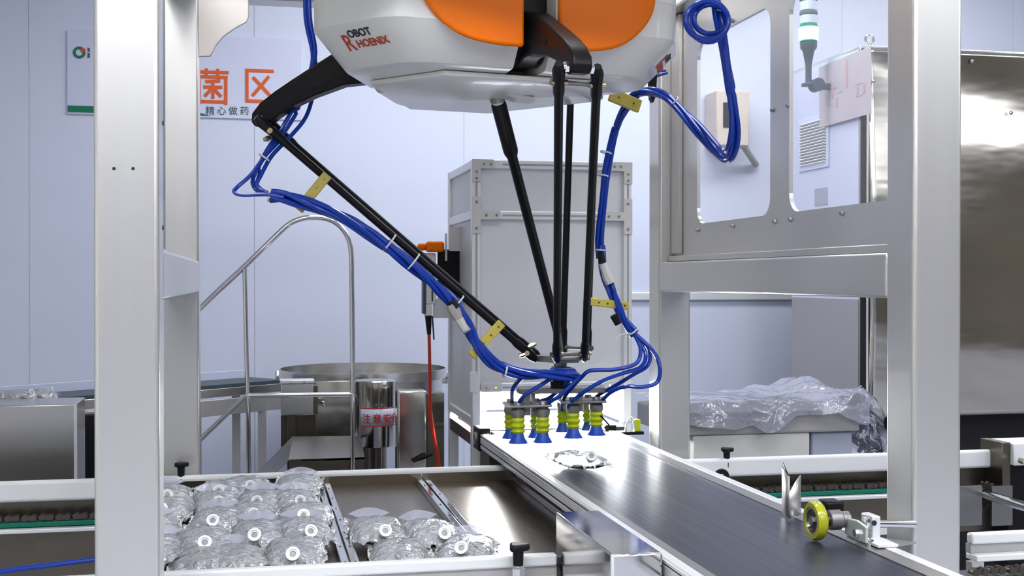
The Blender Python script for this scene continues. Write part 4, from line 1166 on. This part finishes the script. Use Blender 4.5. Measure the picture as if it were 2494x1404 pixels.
def onarc(u, z, r=.0955):
    a = R(-90 + (u-.5)*112 + 4); return Vector((dc.x + r*math.cos(a), dc.y + r*math.sin(a), z))
sn.grid(lambda u, v: onarc(u, s0.z + (s1.z-s0.z)*v), 16, 2)
nt_ = obj('warning_notice', sn, 'sign_white', dr, solid=.001)
for v0, v1 in ((0,.06),(.94,1)):
    b_ = MB(); b_.grid(lambda u, v: onarc(u, s0.z + (s1.z-s0.z)*(v0+(v1-v0)*v), .0962), 16, 2); obj('notice_border', b_, 'sign_red', nt_)
for ch, u in (('注',.08),('意',.34),('安',.60),('全',.84)):
    p = onarc(u, s0.z + (s1.z-s0.z)*.22, .098); nx = onarc(u+.08, 0, .098) - onarc(u, 0, .098)
    text('lettering', ch, .048, 'sign_red', nt_, p, nx, EZ, .001, .0005, .92)
for px in (916, 930):
    p = at(px,987,Y=5.569); obj('drum_bolt', MB().cyl(p, p-Vector((0,.008,0)), .006, n=8), 'gripper_grey', dr)
# flat guard plates
g1 = thing('guard_plate', 'flat stainless guard plate left of the round drum', 'plate', at(800,1060,Y=5.85))
def flat(name, px0, py0, px1, py1, Y, dep, m, par, bev=.002):
    a = at(px0,py1,Y=Y); b = at(px1,py0,Y=Y); return obj(name, MB().box((a.x,Y,a.z),(b.x,Y+dep,b.z)), m, par, bevel=bev)
flat('sheet', 768, 928, 868, 1066, 5.80, .012, 'steel_wavy', g1)
flat('edge_post', 866, 925, 876, 1085, 5.79, .03, 'steel_dark', g1)
flat('sheet', 684, 1010, 770, 1090, 5.81, .012, 'steel_dark', g1)
flat('stand', 700, 1088, 720, 1400, 5.823, .02, 'steel_dark', g1)
g2 = thing('drive_box', 'small stainless drive box at the end of the feed conveyor', 'box', at(728,1010,Y=5.76))
flat('cover', 684, 934, 764, 1012, 5.70, .08, 'steel_bright', g2, .004)
flat('lid', 682, 926, 766, 936, 5.69, .10, 'aluminium', g2, .003)
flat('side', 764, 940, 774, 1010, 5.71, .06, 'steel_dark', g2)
flat('stand', 700, 1012, 720, 1420, 5.74, .04, 'steel_dark', g2)
for px in (708, 740):
    p = at(px,932,Y=5.689); obj('screw', MB().cyl(p, p-Vector((0,.004,0)), .005, n=8), 'chrome', g2)
p = at(778,980,Y=5.74); obj('lever', MB().tube([p, p+Vector((.02,-.03,0)), p+Vector((.02,-.03,-.02))], .007), 'chrome', g2)
ch_ = thing('chute', 'sloping stainless outlet chute below the drum in the background', 'chute', at(780,1150,Y=5.4))
top4 = [at(712,1064,Y=5.60), at(878,1062,Y=5.60), at(888,1114,Y=5.30), at(704,1120,Y=5.30)]
obj('slope', MB().prism(top4, (0,0,-.01)), 'steel_mid', ch_, smooth=False)
f4 = [at(704,1121,Y=5.30), at(888,1115,Y=5.30), at(888,1240,Y=5.30), at(704,1240,Y=5.30)]
obj('front_sheet', MB().prism(f4, (0,.01,0)), 'steel_dark', ch_, smooth=False)
l4 = [at(712,1064,Y=5.60), at(704,1121,Y=5.31), at(620,1200,Y=5.31), at(618,1160,Y=5.60)]
obj('side_sheet', MB().prism(l4, (-.006,0,-.008)), 'steel_mid', ch_, smooth=False)
q0 = at(704,1240,Y=5.3); q1 = at(888,1240,Y=5.3)
obj('base', MB().box((q0.x,5.31,0),(q1.x,5.6,q0.z)), 'steel_dark', ch_)
g3 = thing('guard_hood', 'upright stainless guard hood between the drum and the inspection box', 'guard', at(1000,1140,Y=5.5))
flat('hood_front', 968, 952, 1040, 1240, 5.45, .10, 'steel_wavy', g3, .010)
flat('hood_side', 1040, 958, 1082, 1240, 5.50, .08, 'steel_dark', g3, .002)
flat('hood_base', 966, 1240, 1082, 1420, 5.45, .1, 'steel_dark', g3, .002)
p = at(1005,1125,Y=5.43); obj('latch', MB().tube([p, p+Vector((.05,0,.02)), p+Vector((.09,0,.03))], [.006,.012,.006]), 'black_rubber', g3)

flat('dark_gap_box', 188, 1012, 232, 1180, 5.30, .18, 'void_black', fc, .002)  # black box added to darken the gap beside the steel cabinet

# ------------------------------------------------------------------ sterilizer cabinet on the right
SX, SY = at(2100,400,Y=5.5).x, 5.5
SZ = at(2110,108,Y=5.5).z; SYB = 6.30
sz0 = at(2400,1012,Y=5.5).z
stc = thing('sterilizer_cabinet', 'large stainless sterilizer cabinet with wavy front at the right edge', 'cabinet', (SX+.6,SY+.4,0))
obj('shell', MB().box((SX,SY+.02,sz0),(SX+2.2,SYB,SZ)), 'steel_satin', stc, bevel=.006)
fsm = MB()
def fsf(u, v):
    x = SX+.035 + 2.165*u; z = sz0+.004 + (SZ-.014-sz0)*v
    return Vector((x, SY - .004 - .016*math.sin(.7*x+3.4*z+.5) - .007*math.sin(6.5*z+1.3*math.sin(2.3*x)) - .0028*math.sin(13*z+3*x), z))
fsm.grid(fsf, 60, 80)
dfr = obj('front_sheet', fsm, 'steel_wavy', stc, solid=.004)
obj('gasket', MB().box((SX+.0,SY+.001,sz0),(SX+.022,SY+.019,SZ-.02)), 'void_black', stc)
obj('edge_strip', MB().box((SX+.023,SY-.002,sz0),(SX+.034,SY+.019,SZ-.02)), 'aluminium', stc)
obj('void_block', MB().box((SX+.02,SY+.12,0),(SX+2.15,SYB,sz0)), 'void_black', stc)  # black block standing in for the dark void under the cabinet
side = flat
def sidept(px, py): return at(px, py, X=SX-.004)
ls = sidept(1934,720); 
obj('side_sheet', MB().box((SX-.004,SY+.03,sz0),(SX-.0005,SYB-.01,1.40)), 'steel_shade', stc)
obj('side_sheet', MB().box((SX-.004,SY+.03,1.402),(SX-.0005,SYB-.01,SZ-.02)), 'sign_white', stc)
v0, v1 = sidept(1952,415), sidept(2016,285)
vt = obj('vent_frame', MB().box((SX-.012,v1.y-.02,v0.z-.01),(SX-.006,v0.y+.02,v1.z+.02)), 'sign_white', stc, bevel=.002)
for i in range(15):
    z = v0.z + .02 + (v1.z-v0.z-.03)*i/14
    obj('vent_slat', MB().obox((SX-.016,(v0.y+v1.y)/2,z),(.006,(v0.y-v1.y)/2-.005,.0028),Euler((0,R(35),0)).to_matrix()), 'plastic_white', vt)
for i in range(14):
    z = v0.z + .02 + (v1.z-v0.z-.03)*(i+.5)/14
    obj('vent_gap', MB().box((SX-.0128,v1.y+.006,z-.004),(SX-.0121,v0.y-.006,z+.004)), 'vent_dark', vt)
l0, l1 = sidept(1985,502), sidept(2016,456)
obj('data_plate', MB().box((SX-.007,l1.y,l0.z),(SX-.005,l0.y,l1.z)), 'label_grey', stc)
eb = at(2117,98,Y=5.62)
e_ = obj('eye_bolt', MB().lathe([(.020+.0075*math.cos(a), .0075*math.sin(a)) for a in [2*math.pi*i/10 for i in range(10)]], (eb.x,5.62,SZ+.05), (.25,1,0), 28, closed=True), 'chrome', stc)
obj('eye_stem', MB().cyl((eb.x,5.62,SZ-.002),(eb.x,5.62,SZ+.026),.010), 'chrome', e_)
for px, py in ((2368,149),(2127,197),(2126,798),(2462,275)):
    p = at(px,py,Y=SY-.0045); obj('dome_screw', MB().lathe([(.011,0),(.009,.005),(.003,.007)], p, (0,-1,0), 14), 'chrome', stc)
tl = thing('tower_light', 'signal tower light glowing green on a swivel bracket at the cabinet top', 'signal light', at(1975,205,X=2.80))
tb = at(1969,205,X=2.80); tx, ty = tb.x, tb.y
def tzz(py): return at(1969,py,X=2.80).z
def seg(name, py0, py1, r, m, par=tl): return obj(name, MB().lathe([(r-.004,tzz(py1)),(r,tzz(py1)+.004),(r,tzz(py0)-.004),(r-.004,tzz(py0))], (tx,ty,0), (0,0,1), 28), m, par)
obj('stem', MB().lathe([(.012,tzz(208)),(.016,tzz(206)),(.016,tzz(160)),(.030,tzz(125)),(.042,tzz(118)),(.044,tzz(104))], (tx,ty,0), (0,0,1), 24), 'lamp_dark', tl)
seg('lamp_collar', 98, 104, .044, 'lamp_green'); seg('lamp_lit', 68, 98, .050, 'lamp_lit'); seg('lamp_collar', 60, 68, .045, 'lamp_green')
seg('lamp_clear', 38, 60, .045, 'lamp_clear'); seg('lamp_band', 28, 38, .046, 'lamp_dark'); seg('lamp_clear', 4, 28, .045, 'lamp_clear'); seg('lamp_band', -4, 4, .046, 'lamp_dark'); seg('lamp_clear', -50, -4, .045, 'lamp_clear')
bz = tzz(205)
obj('swivel_bracket', MB().box((tx-.03,ty-.025,bz-.012),(tx+.06,ty+.025,bz+.006)), 'lamp_dark', tl, bevel=.004)
obj('swivel_joint', MB().cyl((tx+.045,ty-.03,bz-.004),(tx+.045,ty+.03,bz-.004),.034,n=24), 'lamp_dark', tl)
obj('wall_arm', MB().box((tx+.055,ty-.015,bz-.025),(SX-.004,ty+.015,bz+.005)), 'lamp_dark', tl)
pf = thing('paper_sheet', 'pinkish sheet with faint red writing taped to the cabinet corner', 'sheet', at(2055,220,X=SX-.02))
c4 = [at(x,y,X=SX-.022) for x,y in ((1994,165),(2121,112),(2122,276),(1996,312))]
obj('sheet', MB().prism(c4, (.002,0,0)), 'paper_film', pf, smooth=False)
for px, py, w, hh in ((2030,215,16,5),(2028,228,5,26),(2045,225,14,4),(2062,180,6,70),(2090,205,18,5),(2088,222,5,22),(2104,215,5,26),(2092,234,16,4),(2020,255,10,4),(2038,250,5,22)):
    a = at(px-w/2,py+hh/2,X=SX-.0225); b = at(px+w/2,py-hh/2,X=SX-.0225)
    obj('faint_stroke', MB().box((SX-.0235,min(a.y,b.y),min(a.z,b.z)),(SX-.0222,max(a.y,b.y),max(a.z,b.z))), 'ink_pale_red', pf)
# tan carton with a leaning strut on the back wall, seen through the left window
cb_ = thing('wall_carton', 'tan box fixed on the back wall seen through the left guard window', 'box', at(1785,300,Y=6.8))
flat('carton', 1745, 222, 1826, 355, 6.80, .19, 'cardboard', cb_, .01)
flat('carton_shadow_gap', 1762, 250, 1776, 310, 6.795, .006, 'void_black', cb_, 0)  # thin black sheet standing in for a shadowed slot
obj('strut', MB().tube([at(1808,352,Y=6.86),at(1842,402,Y=6.98)], .02), 'cover_grey', cb_)

# machine under plastic wrap
wm = thing('wrapped_machine', 'low grey machine covered in crumpled clear plastic wrap behind the right rail', 'machine', at(1900,1110,Y=5.0))
WY = 4.85
def wx(px): return at(px, 1000, Y=WY).x
def wz(py): return at(1850, py, Y=WY).z
obj('upper_body', MB().box((wx(1640),WY,wz(1058)),(wx(2095),WY+.5,wz(1000))), 'cover_grey', wm, bevel=.01)
obj('lower_body', MB().box((wx(1690),WY+.01,wz(1140)),(wx(1975),WY+.45,wz(1059))), 'plate_grey', wm, bevel=.006)
obj('end_body', MB().box((wx(1985),WY+.03,wz(1190)),(wx(2085),WY+.45,wz(1059))), 'label_grey', wm, bevel=.01)
obj('pedestal', MB().box((wx(1700),WY+.05,0),(wx(2080),WY+.4,wz(1141))), 'steel_dark', wm)
rw = random.Random(5)
ph = [rw.uniform(0,6.28) for _ in range(12)]
def crumple(u, v):
    return .012*math.sin(9*u+ph[0]+4*v)+.010*math.sin(17*u-8*v+ph[1])+.008*abs(math.sin(23*u+13*v+ph[2]))+.006*math.sin(37*u+21*v+ph[3])
xa, xb = wx(1630), wx(2112); ztp = wz(988)
def drape_top(u, v):
    x = xa + (xb-xa)*u; y = WY-.02 + .54*v
    bulge = .055*math.exp(-((u-.86)/.09)**2)*(0.4+.6*v)
    amp = .35 + 1.6*max(0, u-.45)
    return Vector((x, y, ztp + .012 + bulge + crumple(u, v)*amp + .006))
def drape_front(u, v):
    x = xa + (xb-xa)*u; drop = .085 + .03*math.sin(7*u+ph[5]) + .05*max(0, math.sin(15*u+ph[6]))*(u > .4)
    p = drape_top(u, 0)
    return Vector((x, WY-.022 - .012*math.sin(21*u+ph[7]) *v - .01*v, p.z - drop*v))
def drape_end(u, v):
    y = WY-.02 + .54*u; p = drape_top(1, u)
    return Vector((p.x + .10*math.sin(math.pi*.55*v) + .022*math.sin(9*u+7*v+ph[8]) + .014*math.sin(19*v+ph[9]), y - .02*v, p.z - .30*v + .015*math.sin(11*u+ph[10])))
obj('plastic_wrap', MB().grid(drape_top, 60, 20).grid(drape_front, 60, 10).grid(drape_end, 20, 24), 'wrap_film', wm)

# blue hose low at the left edge
bh = thing('floor_hose', 'single bright blue hose crossing the lower left picture corner', 'hose', at(100,1385,Y=3.7))
obj('hose', MB().tube(spline([at(x,y,Y=3.75) for x,y in ((-150,1428),(0,1394),(110,1379),(228,1364),(330,1352))],5), .008, 10), 'hose_blue', bh)
